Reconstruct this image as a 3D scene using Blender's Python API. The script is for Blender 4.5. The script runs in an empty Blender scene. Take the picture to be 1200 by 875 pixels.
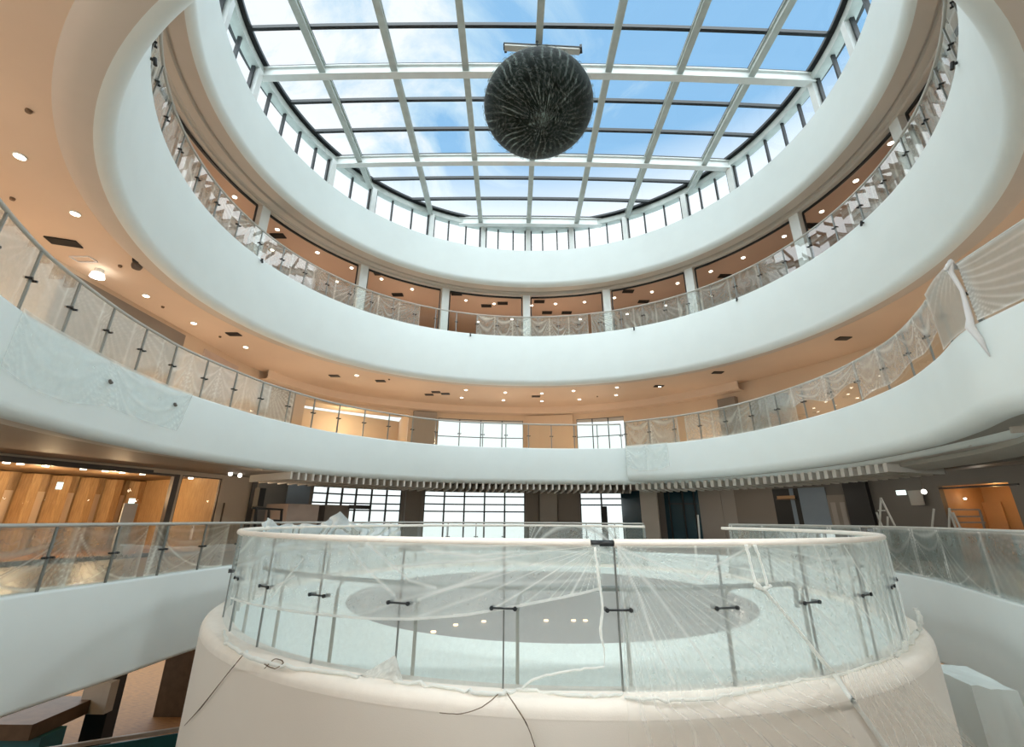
import bpy, math, random
from mathutils import Vector, noise
random.seed(7)
PI = math.pi
C = bpy.context.scene.collection
# ------------------------------------------------------------------ camera model (1200x875 frame)
FPX = 505.0; HOR = 608.0; ROLL = 0.006; CZ = 1.35
TH = math.atan((HOR - 437.5) / FPX)
def ray(px, py):
    u = px - 600; v = 437.5 - py
    c, s = math.cos(ROLL), math.sin(ROLL)
    u, v = c*u - s*v, s*u + c*v
    return (u, FPX*math.cos(TH) - v*math.sin(TH), FPX*math.sin(TH) + v*math.cos(TH))
def hit_z(px, py, z):
    d = ray(px, py); t = (z - CZ)/d[2]
    return (d[0]*t, d[1]*t, z)
DCX, DCY, DR, DRO = 0.67, 9.15, 5.23, 5.46       # the round lookout
def hit_cyl(px, py, R=DR, cx=DCX, cy=DCY):
    d = ray(px, py); a = d[0]**2+d[1]**2; b = -2*(d[0]*cx+d[1]*cy); c = cx*cx+cy*cy-R*R
    D = b*b-4*a*c
    if D < 0: D = 0
    t = (-b-math.sqrt(D))/2/a
    return (d[0]*t, d[1]*t, CZ+d[2]*t)
# ------------------------------------------------------------------ plan curves
class Plan:
    def __init__(self, pts, closed=True):
        self.p = pts; self.closed = closed
        n = len(pts); self.s = [0.0]
        m = n if closed else n-1
        for i in range(m):
            a, b = pts[i], pts[(i+1) % n]
            self.s.append(self.s[-1]+math.hypot(b[0]-a[0], b[1]-a[1]))
        self.L = self.s[-1]
        # outward normals (curves run counter-clockwise)
        self.n = []
        for i in range(n):
            if closed: a, b = pts[i-1], pts[(i+1) % n]
            else: a, b = pts[max(i-1, 0)], pts[min(i+1, n-1)]
            tx, ty = b[0]-a[0], b[1]-a[1]; l = math.hypot(tx, ty) or 1
            self.n.append((ty/l, -tx/l))
    def at(self, s, off=0.0):
        if self.closed: s = s % self.L
        else: s = min(max(s, 0), self.L)
        lo, hi = 0, len(self.s)-1
        while hi-lo > 1:
            m = (lo+hi)//2
            if self.s[m] <= s: lo = m
            else: hi = m
        t = (s-self.s[lo])/max(self.s[hi]-self.s[lo], 1e-9)
        n = len(self.p); a, b = self.p[lo % n], self.p[hi % n]; na, nb = self.n[lo % n], self.n[hi % n]
        nx, ny = na[0]*(1-t)+nb[0]*t, na[1]*(1-t)+nb[1]*t; l = math.hypot(nx, ny) or 1
        return (a[0]*(1-t)+b[0]*t+nx/l*off, a[1]*(1-t)+b[1]*t+ny/l*off, nx/l, ny/l)
    def near(self, px, py, z):
        """arc length of the point of this curve seen nearest to the photograph's pixel, at height z"""
        x, y, _ = hit_z(px, py, z)
        best = min(range(len(self.p)), key=lambda i: (self.p[i][0]-x)**2+(self.p[i][1]-y)**2)
        return self.s[best]
    def azi(self, px, py=590, off=0.0):
        """arc length where the vertical plane through a pixel crosses the far side of this curve"""
        d = ray(px, py); best = None
        n = len(self.p); m = n if self.closed else n-1
        for i in range(m):
            x0, y0 = self.p[i]; x1, y1 = self.p[(i+1) % n]
            x0 += self.n[i][0]*off; y0 += self.n[i][1]*off; x1 += self.n[(i+1) % n][0]*off; y1 += self.n[(i+1) % n][1]*off
            c0 = d[0]*y0-d[1]*x0; c1 = d[0]*y1-d[1]*x1
            if c0*c1 <= 0 and c0 != c1:
                t = c0/(c0-c1); x, y = x0+(x1-x0)*t, y0+(y1-y0)*t
                r = x*d[0]+y*d[1]
                if r > 0 and (best is None or r > best[0]): best = (r, self.s[i]+(self.s[i+1]-self.s[i])*t, x, y)
        if best is None:
            i = max(range(n), key=lambda i: (self.p[i][0]*d[0]+self.p[i][1]*d[1])/math.hypot(*self.p[i])/math.hypot(d[0], d[1]))
            best = (0, self.s[i], *self.p[i])
        r, s, x, y = best
        return s, CZ+d[2]*math.hypot(x, y)/math.hypot(d[0], d[1])
def catmull(P, closed=True, sub=14):
    out = []; n = len(P)
    for i in range(n if closed else n-1):
        g = (lambda k: P[k % n]) if closed else (lambda k: P[min(max(k, 0), n-1)])
        a, b, c, d = g(i-1), g(i), g(i+1), g(i+2)
        for j in range(sub):
            t = j/sub
            out.append(tuple(0.5*(2*b[q]+(c[q]-a[q])*t+(2*a[q]-5*b[q]+4*c[q]-d[q])*t*t+(-a[q]+3*b[q]-3*c[q]+d[q])*t**3) for q in (0, 1)))
    if not closed: out.append(P[-1])
    return out
def polar(cx, cy, a0, a2, b2, N=360):
    out = []
    for i in range(N):
        t = -PI/2+2*PI*i/N
        r = a0+a2*math.cos(2*t)+b2*math.sin(2*t)
        out.append((cx+r*math.cos(t), cy+r*math.sin(t)))
    return out
P3 = Plan(polar(.78, 11.35, 9.312, .657, -.014))
P4 = Plan(polar(.90, 11.50, 9.32, .635, .042))
P2 = Plan(catmull([(0,.2),(4,1.0),(7.3,3.2),(8.7,6.5),(9.45,9.5),(9.75,12),(9.4,14.5),(8.3,17.0),(6.6,18.7),(4.9,19.4),(2.5,19.6),(.4,19.45),(-3.2,18.75),
    (-6.3,16.4),(-7.7,14),(-8.2,12.2),(-8.45,10.5),(-8.4,9.4),(-8.28,8.4),(-8.03,7.3),(-7.7,6.2),(-7.1,5.0),(-6.2,3.5),(-4.5,1.8),(-2.3,.7)]))
P2R = Plan(catmull([(7.0,2.0),(7.25,4.2),(7.45,5.9),(7.62,6.72),(8.4,8.05),(9.1,9.7),(9.38,11.8),(9.1,13.9),(8.35,15.9),(7.0,17.6),(5.0,18.98)], False, 16), False)
P1 = Plan(catmull([(0,-.2),(4,.9),(7,4.6),(8.2,7.7),(9.0,9.35),(9.7,10.9),(10.0,12.5),(9.7,14.6),(8.5,16.8),(5,18.9),(.5,19.4),(-3.9,18.3),(-6.7,15.6),(-7.65,12.6),
    (-7.95,10),(-8.2,8.0),(-8.1,5.6),(-7.0,3),(-4,.6)]))
W1 = Plan([(-2,-6),(10,-4),(15,2),(16.2,8),(16,13),(14.6,18),(11.5,22.5),(7,25.6),(2,26.6),(-3.5,26.4),(-8.5,24.2),(-11.6,20.5),(-12.9,16.8),(-15,11.4),(-15.8,4),(-12,-3)])
W2 = Plan(catmull([(0,-6),(9,-3.5),(13.5,3),(14.3,9.5),(13.8,15),(11,20),(7,23.7),(1.2,25.4),(-4.8,24.6),(-9.4,22.2),(-11.4,18.6),(-11.7,15),(-11.8,10),(-11.8,4),(-9,-3)]))
# ------------------------------------------------------------------ materials
def new_mat(name):
    m = bpy.data.materials.new(name); m.use_nodes = True; nt = m.node_tree; nt.nodes.clear()
    return m, nt
def N(nt, t, **kw):
    n = nt.nodes.new(t)
    for k, v in kw.items():
        if k in ('operation', 'blend_type', 'noise_dimensions', 'attribute_name', 'bands_direction', 'wave_type'): setattr(n, k, v)
        else: n.inputs[k].default_value = v
    return n
def paint(name, col, rough=.6, var=.05, scale=3.0, bump=.0, bscale=60, metal=0.0, spec=.4, col2=None, stretch=None):
    m, nt = new_mat(name); L = nt.links.new
    out = N(nt, 'ShaderNodeOutputMaterial'); b = N(nt, 'ShaderNodeBsdfPrincipled', Roughness=rough, Metallic=metal)
    b.inputs['Specular IOR Level'].default_value = spec
    tc = N(nt, 'ShaderNodeTexCoord'); no = N(nt, 'ShaderNodeTexNoise', Scale=scale, Detail=5.0)
    src = tc.outputs['Object']
    if stretch:
        mp = N(nt, 'ShaderNodeMapping'); mp.inputs['Scale'].default_value = stretch; L(src, mp.inputs['Vector']); src = mp.outputs['Vector']
    L(src, no.inputs['Vector'])
    rmp = N(nt, 'ShaderNodeValToRGB'); c = Vector(col)
    c2 = Vector(col2) if col2 else c*(1-var)
    rmp.color_ramp.elements[0].position = .35; rmp.color_ramp.elements[1].position = .65
    rmp.color_ramp.elements[0].color = (*c2, 1); rmp.color_ramp.elements[1].color = (*c, 1)
    L(no.outputs['Fac'], rmp.inputs['Fac']); L(rmp.outputs['Color'], b.inputs['Base Color'])
    if bump:
        n2 = N(nt, 'ShaderNodeTexNoise', Scale=bscale, Detail=4.0); L(src, n2.inputs['Vector'])
        bp = N(nt, 'ShaderNodeBump', Strength=bump, Distance=.01); L(n2.outputs['Fac'], bp.inputs['Height']); L(bp.outputs['Normal'], b.inputs['Normal'])
    L(b.outputs['BSDF'], out.inputs['Surface'])
    return m
def glow(name, col, st):
    m, nt = new_mat(name); out = N(nt, 'ShaderNodeOutputMaterial'); e = N(nt, 'ShaderNodeEmission', Color=(*col, 1), Strength=st)
    nt.links.new(e.outputs[0], out.inputs[0]); return m
def glass(name, tint, refl=1.0, haze=0.0):
    m, nt = new_mat(name); L = nt.links.new
    out = N(nt, 'ShaderNodeOutputMaterial'); tr = N(nt, 'ShaderNodeBsdfTransparent', Color=(*tint, 1))
    gl = N(nt, 'ShaderNodeBsdfGlossy', Roughness=.02); fr = N(nt, 'ShaderNodeFresnel', IOR=1.5)
    mu = N(nt, 'ShaderNodeMath', operation='MULTIPLY'); mu.inputs[1].default_value = refl; mu.use_clamp = True
    mx = N(nt, 'ShaderNodeMixShader'); L(fr.outputs[0], mu.inputs[0]); L(mu.outputs[0], mx.inputs[0]); L(tr.outputs[0], mx.inputs[1]); L(gl.outputs[0], mx.inputs[2])
    if haze:
        tc = N(nt, 'ShaderNodeTexCoord'); no = N(nt, 'ShaderNodeTexNoise', Scale=25.0, Detail=6.0); L(tc.outputs['Object'], no.inputs['Vector'])
        d = N(nt, 'ShaderNodeBsdfDiffuse', Color=(.82, .9, .86, 1)); tl = N(nt, 'ShaderNodeBsdfTranslucent', Color=(.82, .9, .86, 1)); ad = N(nt, 'ShaderNodeMixShader', Fac=.45)
        L(d.outputs[0], ad.inputs[1]); L(tl.outputs[0], ad.inputs[2])
        mr = N(nt, 'ShaderNodeMapRange'); mr.inputs['To Min'].default_value = haze*.5; mr.inputs['To Max'].default_value = haze*1.5
        L(no.outputs['Fac'], mr.inputs['Value']); m2 = N(nt, 'ShaderNodeMixShader'); L(mr.outputs[0], m2.inputs[0]); L(mx.outputs[0], m2.inputs[1]); L(ad.outputs[0], m2.inputs[2]); mx = m2
    L(mx.outputs[0], out.inputs[0]); return m
def film(name, col, base, gain, fine=.12, fscale=18.0, transl=.45, gloss=.02, whiten=True):
    """thin plastic dust sheet: clear where flat, whiter where the 'fold' attribute says the film is bunched"""
    m, nt = new_mat(name); L = nt.links.new
    out = N(nt, 'ShaderNodeOutputMaterial'); tr = N(nt, 'ShaderNodeBsdfTransparent')
    d = N(nt, 'ShaderNodeBsdfDiffuse', Color=(*col, 1)); tl = N(nt, 'ShaderNodeBsdfTranslucent', Color=(*col, 1)); gl = N(nt, 'ShaderNodeBsdfGlossy', Roughness=.5)
    m1 = N(nt, 'ShaderNodeMixShader', Fac=transl); L(d.outputs[0], m1.inputs[1]); L(tl.outputs[0], m1.inputs[2])
    m2 = N(nt, 'ShaderNodeMixShader', Fac=gloss); L(m1.outputs[0], m2.inputs[1]); L(gl.outputs[0], m2.inputs[2])
    at = N(nt, 'ShaderNodeAttribute', attribute_name='fold'); tc = N(nt, 'ShaderNodeTexCoord'); no = N(nt, 'ShaderNodeTexNoise', Scale=fscale, Detail=8.0, Roughness=.7, Distortion=1.0)
    L(tc.outputs['Object'], no.inputs['Vector'])
    if whiten:
        cm = N(nt, 'ShaderNodeMix'); cm.data_type = 'RGBA'; L(at.outputs['Fac'], cm.inputs[0]); cm.inputs[6].default_value = (*col, 1); cm.inputs[7].default_value = (.97, .98, .95, 1)
        L(cm.outputs[2], d.inputs['Color']); L(cm.outputs[2], tl.inputs['Color'])
    a = N(nt, 'ShaderNodeMath', operation='MULTIPLY_ADD'); a.inputs[1].default_value = gain; a.inputs[2].default_value = base; L(at.outputs['Fac'], a.inputs[0])
    mr = N(nt, 'ShaderNodeMapRange'); mr.inputs['From Min'].default_value = .35; mr.inputs['From Max'].default_value = .7; mr.inputs['To Min'].default_value = -fine; mr.inputs['To Max'].default_value = fine
    L(no.outputs['Fac'], mr.inputs['Value']); ad = N(nt, 'ShaderNodeMath', operation='ADD'); ad.use_clamp = True; L(a.outputs[0], ad.inputs[0]); L(mr.outputs[0], ad.inputs[1])
    mx = N(nt, 'ShaderNodeMixShader'); L(ad.outputs[0], mx.inputs[0]); L(tr.outputs[0], mx.inputs[1]); L(m2.outputs[0], mx.inputs[2]); L(mx.outputs[0], out.inputs[0])
    return m
M = dict(
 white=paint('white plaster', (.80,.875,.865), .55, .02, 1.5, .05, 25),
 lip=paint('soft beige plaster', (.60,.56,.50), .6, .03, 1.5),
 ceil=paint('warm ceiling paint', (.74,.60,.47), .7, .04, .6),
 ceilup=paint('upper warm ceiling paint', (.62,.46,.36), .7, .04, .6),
 taupe=paint('taupe wall', (.235,.205,.175), .6, .08, .5),
 taupelight=paint('light taupe panel', (.33,.30,.265), .6, .06, .5),
 beige=paint('beige wall', (.66,.52,.38), .6, .05, .5),
 dark=paint('charcoal wall', (.13,.12,.105), .5, .1, .5),
 black=paint('black', (.012,.012,.012), .5),
 frame=paint('bronze metal frame', (.12,.10,.085), .4, metal=.3),
 mull=paint('dark mullion', (.018,.022,.025), .45),
 steel=paint('white steel', (.74,.77,.75), .45, .06, 4),
 steelg=paint('grey green steel', (.50,.55,.52), .45, .15, 3),
 soffit=paint('grey soffit', (.40,.39,.35), .6, .08, 1.2),
 slat=paint('beige slat', (.55,.53,.48), .6),
 post=paint('steel post', (.27,.29,.28), .35, metal=.6),
 rail=paint('grey rail', (.52,.52,.48), .4, .05, 6),
 cream=paint('cream coping', (.90,.84,.76), .5, .05, 8, .15, 90),
 body=paint('putty body', (.80,.745,.67), .6, .03, 1.2, .12, 120),
 mint=paint('pale mint floor', (.88,.96,.92), .45, .10, 60, .2, 70),
 disc=paint('polished grey floor', (.36,.345,.335), .3, .15, 45),
 wood=paint('wood floor', (.32,.14,.03), .6, col2=(.16,.065,.015), scale=6, stretch=(.6,6,1)),
 woodp=paint('light wood', (.55,.36,.18), .5, col2=(.40,.25,.12), scale=5, stretch=(6,6,.5)),
 brown=paint('brown timber', (.16,.10,.055), .5, .2, 4),
 stone=paint('grey stone floor', (.45,.40,.34), .35, .08, 2),
 teal=paint('dark teal glass', (.012,.05,.07), .15),
 tealp=paint('teal panel', (.02,.16,.19), .4),
 ply=paint('tan crate board', (.56,.45,.385), .6, .08, 3),
 bluegrey=paint('blue grey board', (.20,.25,.30), .6),
 globe=paint('dark globe', (.016,.022,.020), .6, col2=(.003,.005,.0045), scale=2.2, spec=.15),
 whiteb=paint('white board', (.8,.8,.8), .5),
 lamp=glow('lamp lens', (1,.88,.70), 9), reflglow=glow('reflected light glow', (1,.72,.45), 3), lampw=glow('white lamp lens', (1,.97,.9), 8), exit=glow('exit sign face', (.85,1,.95), 1.6),
 orange=paint('amber wall', (.50,.31,.16), .6),
 pane=glass('clear pane', (.93,.97,.95), .24), roofp=glass('roof pane', (.97,.985,.99), .35), drumglass=glass('lookout pane', (.97,.995,.985), .7, .13),
 filmring=film('dust sheet', (.76,.78,.76), .30, .55, .08, 7),
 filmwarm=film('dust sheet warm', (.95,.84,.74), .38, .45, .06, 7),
 filmdrum=film('sheer dust sheet', (.95,1,.98), .27, .62, .02, 40, .5),
 filmthick=film('bunched dust sheet', (.95,.96,.93), .80, .2, .03, 12),
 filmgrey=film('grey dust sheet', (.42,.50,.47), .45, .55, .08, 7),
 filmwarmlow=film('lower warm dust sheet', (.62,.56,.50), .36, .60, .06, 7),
 filmcorner=film('stretched dust sheet', (.60,.59,.54), .66, .34, .03, 7),
 filmblue=film('bluish dust sheet', (.85,.95,1), .70, .25, .05, 7),
 wrap=film('globe wrap', (.30,.37,.35), .0, .62, .14, 7, .05, .004, False),
)
# ------------------------------------------------------------------ mesh builder
class MB:
    def __init__(s): s.v = []; s.f = []; s.m = []
    def quad(s, a, b, c, d, mi=0):
        i = len(s.v); s.v += [a, b, c, d]; s.f.append((i, i+1, i+2, i+3)); s.m.append(mi)
    def box(s, lo, hi, mi=0):
        i = len(s.v); s.v += [(x, y, z) for x in (lo[0], hi[0]) for y in (lo[1], hi[1]) for z in (lo[2], hi[2])]
        for q in ((0,1,3,2),(4,6,7,5),(0,4,5,1),(2,3,7,6),(0,2,6,4),(1,5,7,3)): s.f.append(tuple(i+k for k in q)); s.m.append(mi)
    def beam(s, a, b, w, h, mi=0, up=(0,0,1)):
        a, b = Vector(a), Vector(b); t = (b-a).normalized(); u = Vector(up)
        if abs(t.dot(u)) > .98: u = Vector((0,1,0)) if abs(t.y) < .9 else Vector((1,0,0))
        sd = t.cross(u).normalized(); u = sd.cross(t).normalized(); i = len(s.v)
        for p in (a, b):
            for q, r in ((-1,-1),(1,-1),(1,1),(-1,1)): s.v.append(tuple(p+sd*(q*w/2)+u*(r*h/2)))
        for q in ((0,1,5,4),(1,2,6,5),(2,3,7,6),(3,0,4,7),(3,2,1,0),(4,5,6,7)): s.f.append(tuple(i+k for k in q)); s.m.append(mi)
    def tube(s, pts, r, n=8, mi=0, flat=1.0):
        P = [Vector(p) for p in pts]; rs = r if isinstance(r, (list, tuple)) else [r]*len(P); i0 = len(s.v)
        for k, p in enumerate(P):
            t = (P[min(k+1, len(P)-1)]-P[max(k-1, 0)]).normalized(); u = Vector((0,0,1)) if abs(t.z) < .95 else Vector((1,0,0))
            a = t.cross(u).normalized(); b = a.cross(t).normalized()
            for j in range(n): s.v.append(tuple(p+a*(math.cos(2*PI*j/n)*rs[k])+b*(math.sin(2*PI*j/n)*rs[k]*flat)))
        for k in range(len(P)-1):
            for j in range(n): s.f.append((i0+k*n+j, i0+k*n+(j+1)%n, i0+(k+1)*n+(j+1)%n, i0+(k+1)*n+j)); s.m.append(mi)
        s.f.append(tuple(i0+j for j in range(n))[::-1]); s.m.append(mi)
        s.f.append(tuple(i0+(len(P)-1)*n+j for j in range(n))); s.m.append(mi)
    def cyl(s, c, r, h, n=20, mi=0): s.tube([c, (c[0], c[1], c[2]+h)], r, n, mi)
    def build(s, name, mats, parent=None, smooth=False):
        if not isinstance(mats, (list, tuple)): mats = [mats]
        me = bpy.data.meshes.new(name)
        off = Vector((0,0,0))
        if parent is None:
            n = len(s.v); off = Vector((sum(v[0] for v in s.v)/n, sum(v[1] for v in s.v)/n, min(v[2] for v in s.v)))
        elif parent: off = Vector(parent.get('_o', (0,0,0)))
        me.from_pydata([(v[0]-off.x, v[1]-off.y, v[2]-off.z) for v in s.v], [], s.f)
        for mm in mats: me.materials.append(mm)
        me.polygons.foreach_set('material_index', s.m)
        if smooth: me.polygons.foreach_set('use_smooth', [True]*len(s.f))
        me.update(); o = bpy.data.objects.new(name, me); C.objects.link(o)
        if parent is None: o.location = off
        else: o.parent = parent
        ORG[o.name] = off
        return o
ORG = {}
class SubBuild: pass
def tag(o, label, cat, group=None, kind=None):
    o['label'] = label; o['category'] = cat
    if group: o['group'] = group
    if kind: o['kind'] = kind
    return o
def struct(o, label=None):
    o['kind'] = 'structure'
    if label: o['label'] = label
    return o
def thing(name, label, cat, loc=(0,0,0), group=None, kind=None):
    o = bpy.data.objects.new(name, None); C.objects.link(o); o.location = loc
    o['_o'] = list(loc); ORG[o.name] = Vector(loc); tag(o, label, cat, group, kind)
    if kind == 'structure': del o['category']
    return o
def sub(mb, name, mats, parent, smooth=False):
    """child mesh under a part or thing; vertices stay in world coordinates of the root"""
    o = MB.build(mb, name, mats, False, smooth) if False else None
    off = ORG[parent.name]; me = bpy.data.meshes.new(name)
    me.from_pydata([(v[0]-off.x, v[1]-off.y, v[2]-off.z) for v in mb.v], [], mb.f)
    for mm in (mats if isinstance(mats, (list, tuple)) else [mats]): me.materials.append(mm)
    me.polygons.foreach_set('material_index', mb.m)
    if smooth: me.polygons.foreach_set('use_smooth', [True]*len(mb.f))
    me.update(); o = bpy.data.objects.new(name, me); C.objects.link(o); o.parent = parent; ORG[o.name] = off
    return o
def sweep(plan, prof, mats, name, mi=None, s0=None, s1=None, step=.25, caps=False, parent=None, smooth=True):
    """prof: list of (outward offset, z); mi: material slot per profile span"""
    mb = MB(); closed = s0 is None
    if closed: ss = [plan.L*i/int(plan.L/step) for i in range(int(plan.L/step))]
    else:
        n = max(2, int(abs(s1-s0)/step)+1); ss = [s0+(s1-s0)*i/(n-1) for i in range(n)]
    k = len(prof)
    for s in ss:
        for o, z in prof:
            x, y, _, _ = plan.at(s, o); mb.v.append((x, y, z))
    m = len(ss)
    for i in range(m if closed else m-1):
        for j in range(k-1):
            a, b = i*k+j, ((i+1) % m)*k+j
            mb.f.append((a, a+1, b+1, b)); mb.m.append(mi[j] if mi else 0)
    if caps:
        mb.f.append(tuple(range(k))); mb.m.append(0); mb.f.append(tuple((m-1)*k+j for j in range(k))[::-1]); mb.m.append(0)
    o = mb.build(name, mats) if parent is None else sub(mb, name, mats, parent)
    if smooth:
        me = o.data; me.polygons.foreach_set('use_smooth', [True]*len(me.polygons)); 
        try: me.set_sharp_from_angle(angle=math.radians(40))
        except Exception: pass
    return o
def arc(cx, cz, r, a0, a1, n=6): return [(cx+r*math.cos(math.radians(a0+(a1-a0)*i/n)), cz+r*math.sin(math.radians(a0+(a1-a0)*i/n))) for i in range(n+1)]
# ------------------------------------------------------------------ slabs, fascias and ceilings
def slab(plan, zfloor, zcurb, zlip, zceil, ext, names, mats, lipw=.55, r=.22, floormat='stone', bulk=None):
    # fascia: curb top, white face, rounded lip
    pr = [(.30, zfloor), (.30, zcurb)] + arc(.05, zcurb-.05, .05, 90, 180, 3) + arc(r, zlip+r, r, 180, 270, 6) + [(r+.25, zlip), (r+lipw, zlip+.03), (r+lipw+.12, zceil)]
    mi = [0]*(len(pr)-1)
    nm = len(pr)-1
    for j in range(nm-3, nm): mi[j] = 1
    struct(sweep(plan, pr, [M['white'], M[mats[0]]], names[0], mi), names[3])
    pc = [(r+lipw+.12, zceil)] + (bulk or []) + [(ext, zceil if not bulk else bulk[-1][1])]
    struct(sweep(plan, pc, [M[mats[1]]], names[1]))
    struct(sweep(plan, [(.28, zfloor), (ext, zfloor)], [M[floormat]], names[2]))
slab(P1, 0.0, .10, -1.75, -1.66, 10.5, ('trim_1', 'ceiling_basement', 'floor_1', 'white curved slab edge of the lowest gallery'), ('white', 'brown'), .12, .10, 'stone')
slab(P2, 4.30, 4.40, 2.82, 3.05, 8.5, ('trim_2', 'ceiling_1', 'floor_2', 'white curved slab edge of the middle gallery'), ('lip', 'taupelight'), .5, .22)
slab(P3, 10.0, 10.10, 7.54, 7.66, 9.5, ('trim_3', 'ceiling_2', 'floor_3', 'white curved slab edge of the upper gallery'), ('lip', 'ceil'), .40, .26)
# skylight kerb with grooved soffit
zc = 13.2
pr = [(.9, 15.25), (.0, 15.25)] + arc(.28, 13.10+.28, .28, 180, 270, 8) + [(.62, 13.08), (.64, 13.16), (.72, 13.16), (.74, 13.06), (.98, 13.03), (1.0, 13.0), (1.16, 13.0)]
mi = [0]*9 + [1]*(len(pr)-1-9)
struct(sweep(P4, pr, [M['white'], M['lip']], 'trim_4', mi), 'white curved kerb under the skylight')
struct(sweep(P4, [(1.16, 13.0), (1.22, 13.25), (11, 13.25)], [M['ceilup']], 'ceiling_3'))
struct(sweep(P4, [(.9, 15.25), (12, 15.25)], [M['white']], 'trim_5'))
# outer closing walls of the upper floors (upper floor wall behind the ceiling)
def wallmesh(plan, s0, s1, z0, z1, th=.25, step=.6):
    mb = MB(); n = max(2, int(abs(s1-s0)/step)+1)
    for i in range(n-1):
        a = plan.at(s0+(s1-s0)*i/(n-1)); b = plan.at(s0+(s1-s0)*(i+1)/(n-1))
        A0 = plan.at(s0+(s1-s0)*i/(n-1), th); B0 = plan.at(s0+(s1-s0)*(i+1)/(n-1), th)
        mb.quad((a[0],a[1],z0),(b[0],b[1],z0),(b[0],b[1],z1),(a[0],a[1],z1))
        mb.quad((A0[0],A0[1],z0),(B0[0],B0[1],z0),(B0[0],B0[1],z1),(A0[0],A0[1],z1))
        mb.quad((a[0],a[1],z0),(b[0],b[1],z0),(B0[0],B0[1],z0),(A0[0],A0[1],z0))
        mb.quad((a[0],a[1],z1),(b[0],b[1],z1),(B0[0],B0[1],z1),(A0[0],A0[1],z1))
        if i == 0: mb.quad((a[0],a[1],z0),(a[0],a[1],z1),(A0[0],A0[1],z1),(A0[0],A0[1],z0))
        if i == n-2: mb.quad((b[0],b[1],z0),(b[0],b[1],z1),(B0[0],B0[1],z1),(B0[0],B0[1],z0))
    return mb
def merge(mbs):
    r = MB()
    for m_ in mbs:
        o = len(r.v); r.v += m_.v; r.f += [tuple(k+o for k in f) for f in m_.f]; r.m += m_.m
    return r
W3 = Plan(polar(.85, 11.4, 17.3, .6, 0, 120))
struct(wallmesh(W3, 0, W3.L-.01, 10.0, 13.25, .2, 1.2).build('wall_upper', M['beige']))
# ------------------------------------------------------------------ columns of the upper gallery and dark framed heads between them
colpx = [(308,248),(425,320),(521,355),(617,362),(712,358),(811,340),(935,262),(1050,130)]
cs = []
for k, (px, py) in enumerate(colpx):
    s, z = P3.azi(px, py, 1.15); s = P3.near(px, py+ (0), 13.0) if False else s
    cs.append(s); x, y, nx, ny = P3.at(s, 1.15); t = Vector((-ny, nx, 0)); n_ = Vector((nx, ny, 0)); c = Vector((x, y, 0))
    mb = MB()
    w = .19
    pts = [c+t*a+n_*b for a, b in ((-w,-w),(w,-w),(w,w),(-w,w))]
    for i in range(4):
        p, q = pts[i], pts[(i+1) % 4]; mb.quad((p.x,p.y,10),(q.x,q.y,10),(q.x,q.y,13.1),(p.x,p.y,13.1))
    desc = ['first pale column from the left on the upper gallery', 'second pale column from the left on the upper gallery', 'third pale column from the left on the upper gallery', 'pale upper gallery column straight below the middle of the skylight',
            'pale upper gallery column just right of the middle one', 'third pale column from the right on the upper gallery', 'second pale column from the right on the upper gallery', 'rightmost pale column on the upper gallery'][k]
    tag(mb.build('gallery_column', M['steel']), desc, 'column', 'columns of the upper gallery')
for k in range(len(cs)+1):
    a = cs[k-1] if k > 0 else cs[0]+8.5
    b = cs[k] if k < len(cs) else cs[-1]-7.0
    hi, lo = max(a, b)-.24, min(a, b)+.24
    sweep_o = sweep(P3, [(1.12, 12.86), (1.12, 12.93), (1.2, 12.93), (1.2, 12.86), (1.12, 12.86)], [M['mull']], 'head_frame', None, lo, hi, .3)
    for e in (lo, hi):
        x, y, nx, ny = P3.at(e, 1.16); mb = MB(); mb.beam((x,y,10.0),(x,y,12.9), .05, .06); jb = sub(mb, 'jamb', M['mull'], sweep_o)
    dd = ['leftmost dark framed opening of the upper gallery'] + ['dark framed opening %s on the upper gallery' % q for q in ('between the first and second columns', 'between the second and third columns', 'left of the middle column', 'right of the middle column', 'between the fifth and sixth columns', 'between the sixth and seventh columns', 'between the last two columns')] + ['rightmost dark framed opening of the upper gallery']
    # columns are ordered left to right
    tag(sweep_o, dd[k], 'frame', 'dark framed openings of the upper gallery')
# white header above the openings
struct(sweep(P3, [(.95, 13.1), (.95, 12.93), (1.3, 12.93), (1.3, 13.3)], [M['lip']], 'trim_6'))
# ------------------------------------------------------------------ skylight
sky = thing('window_1', 'round skylight with white beams, dark glazing bars and glass panes', 'skylight', (.9, 11.5, 15.25), kind='structure')
ZR = 17.0
def inside(x, y, off=.55):
    t = math.atan2(y-11.5, x-.9); r = 9.32+.635*math.cos(2*t)+.042*math.sin(2*t)+off
    return math.hypot(x-.9, y-11.5) <= r
def rad(x, y):
    t = math.atan2(y-11.5, x-.9); r = 9.32+.635*math.cos(2*t)+.042*math.sin(2*t)+.55
    return math.hypot(x-.9, y-11.5)/r
def roofz(x, y): return ZR+.32*(1-rad(x, y)**2)
CO = .22     # clerestory line offset
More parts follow.
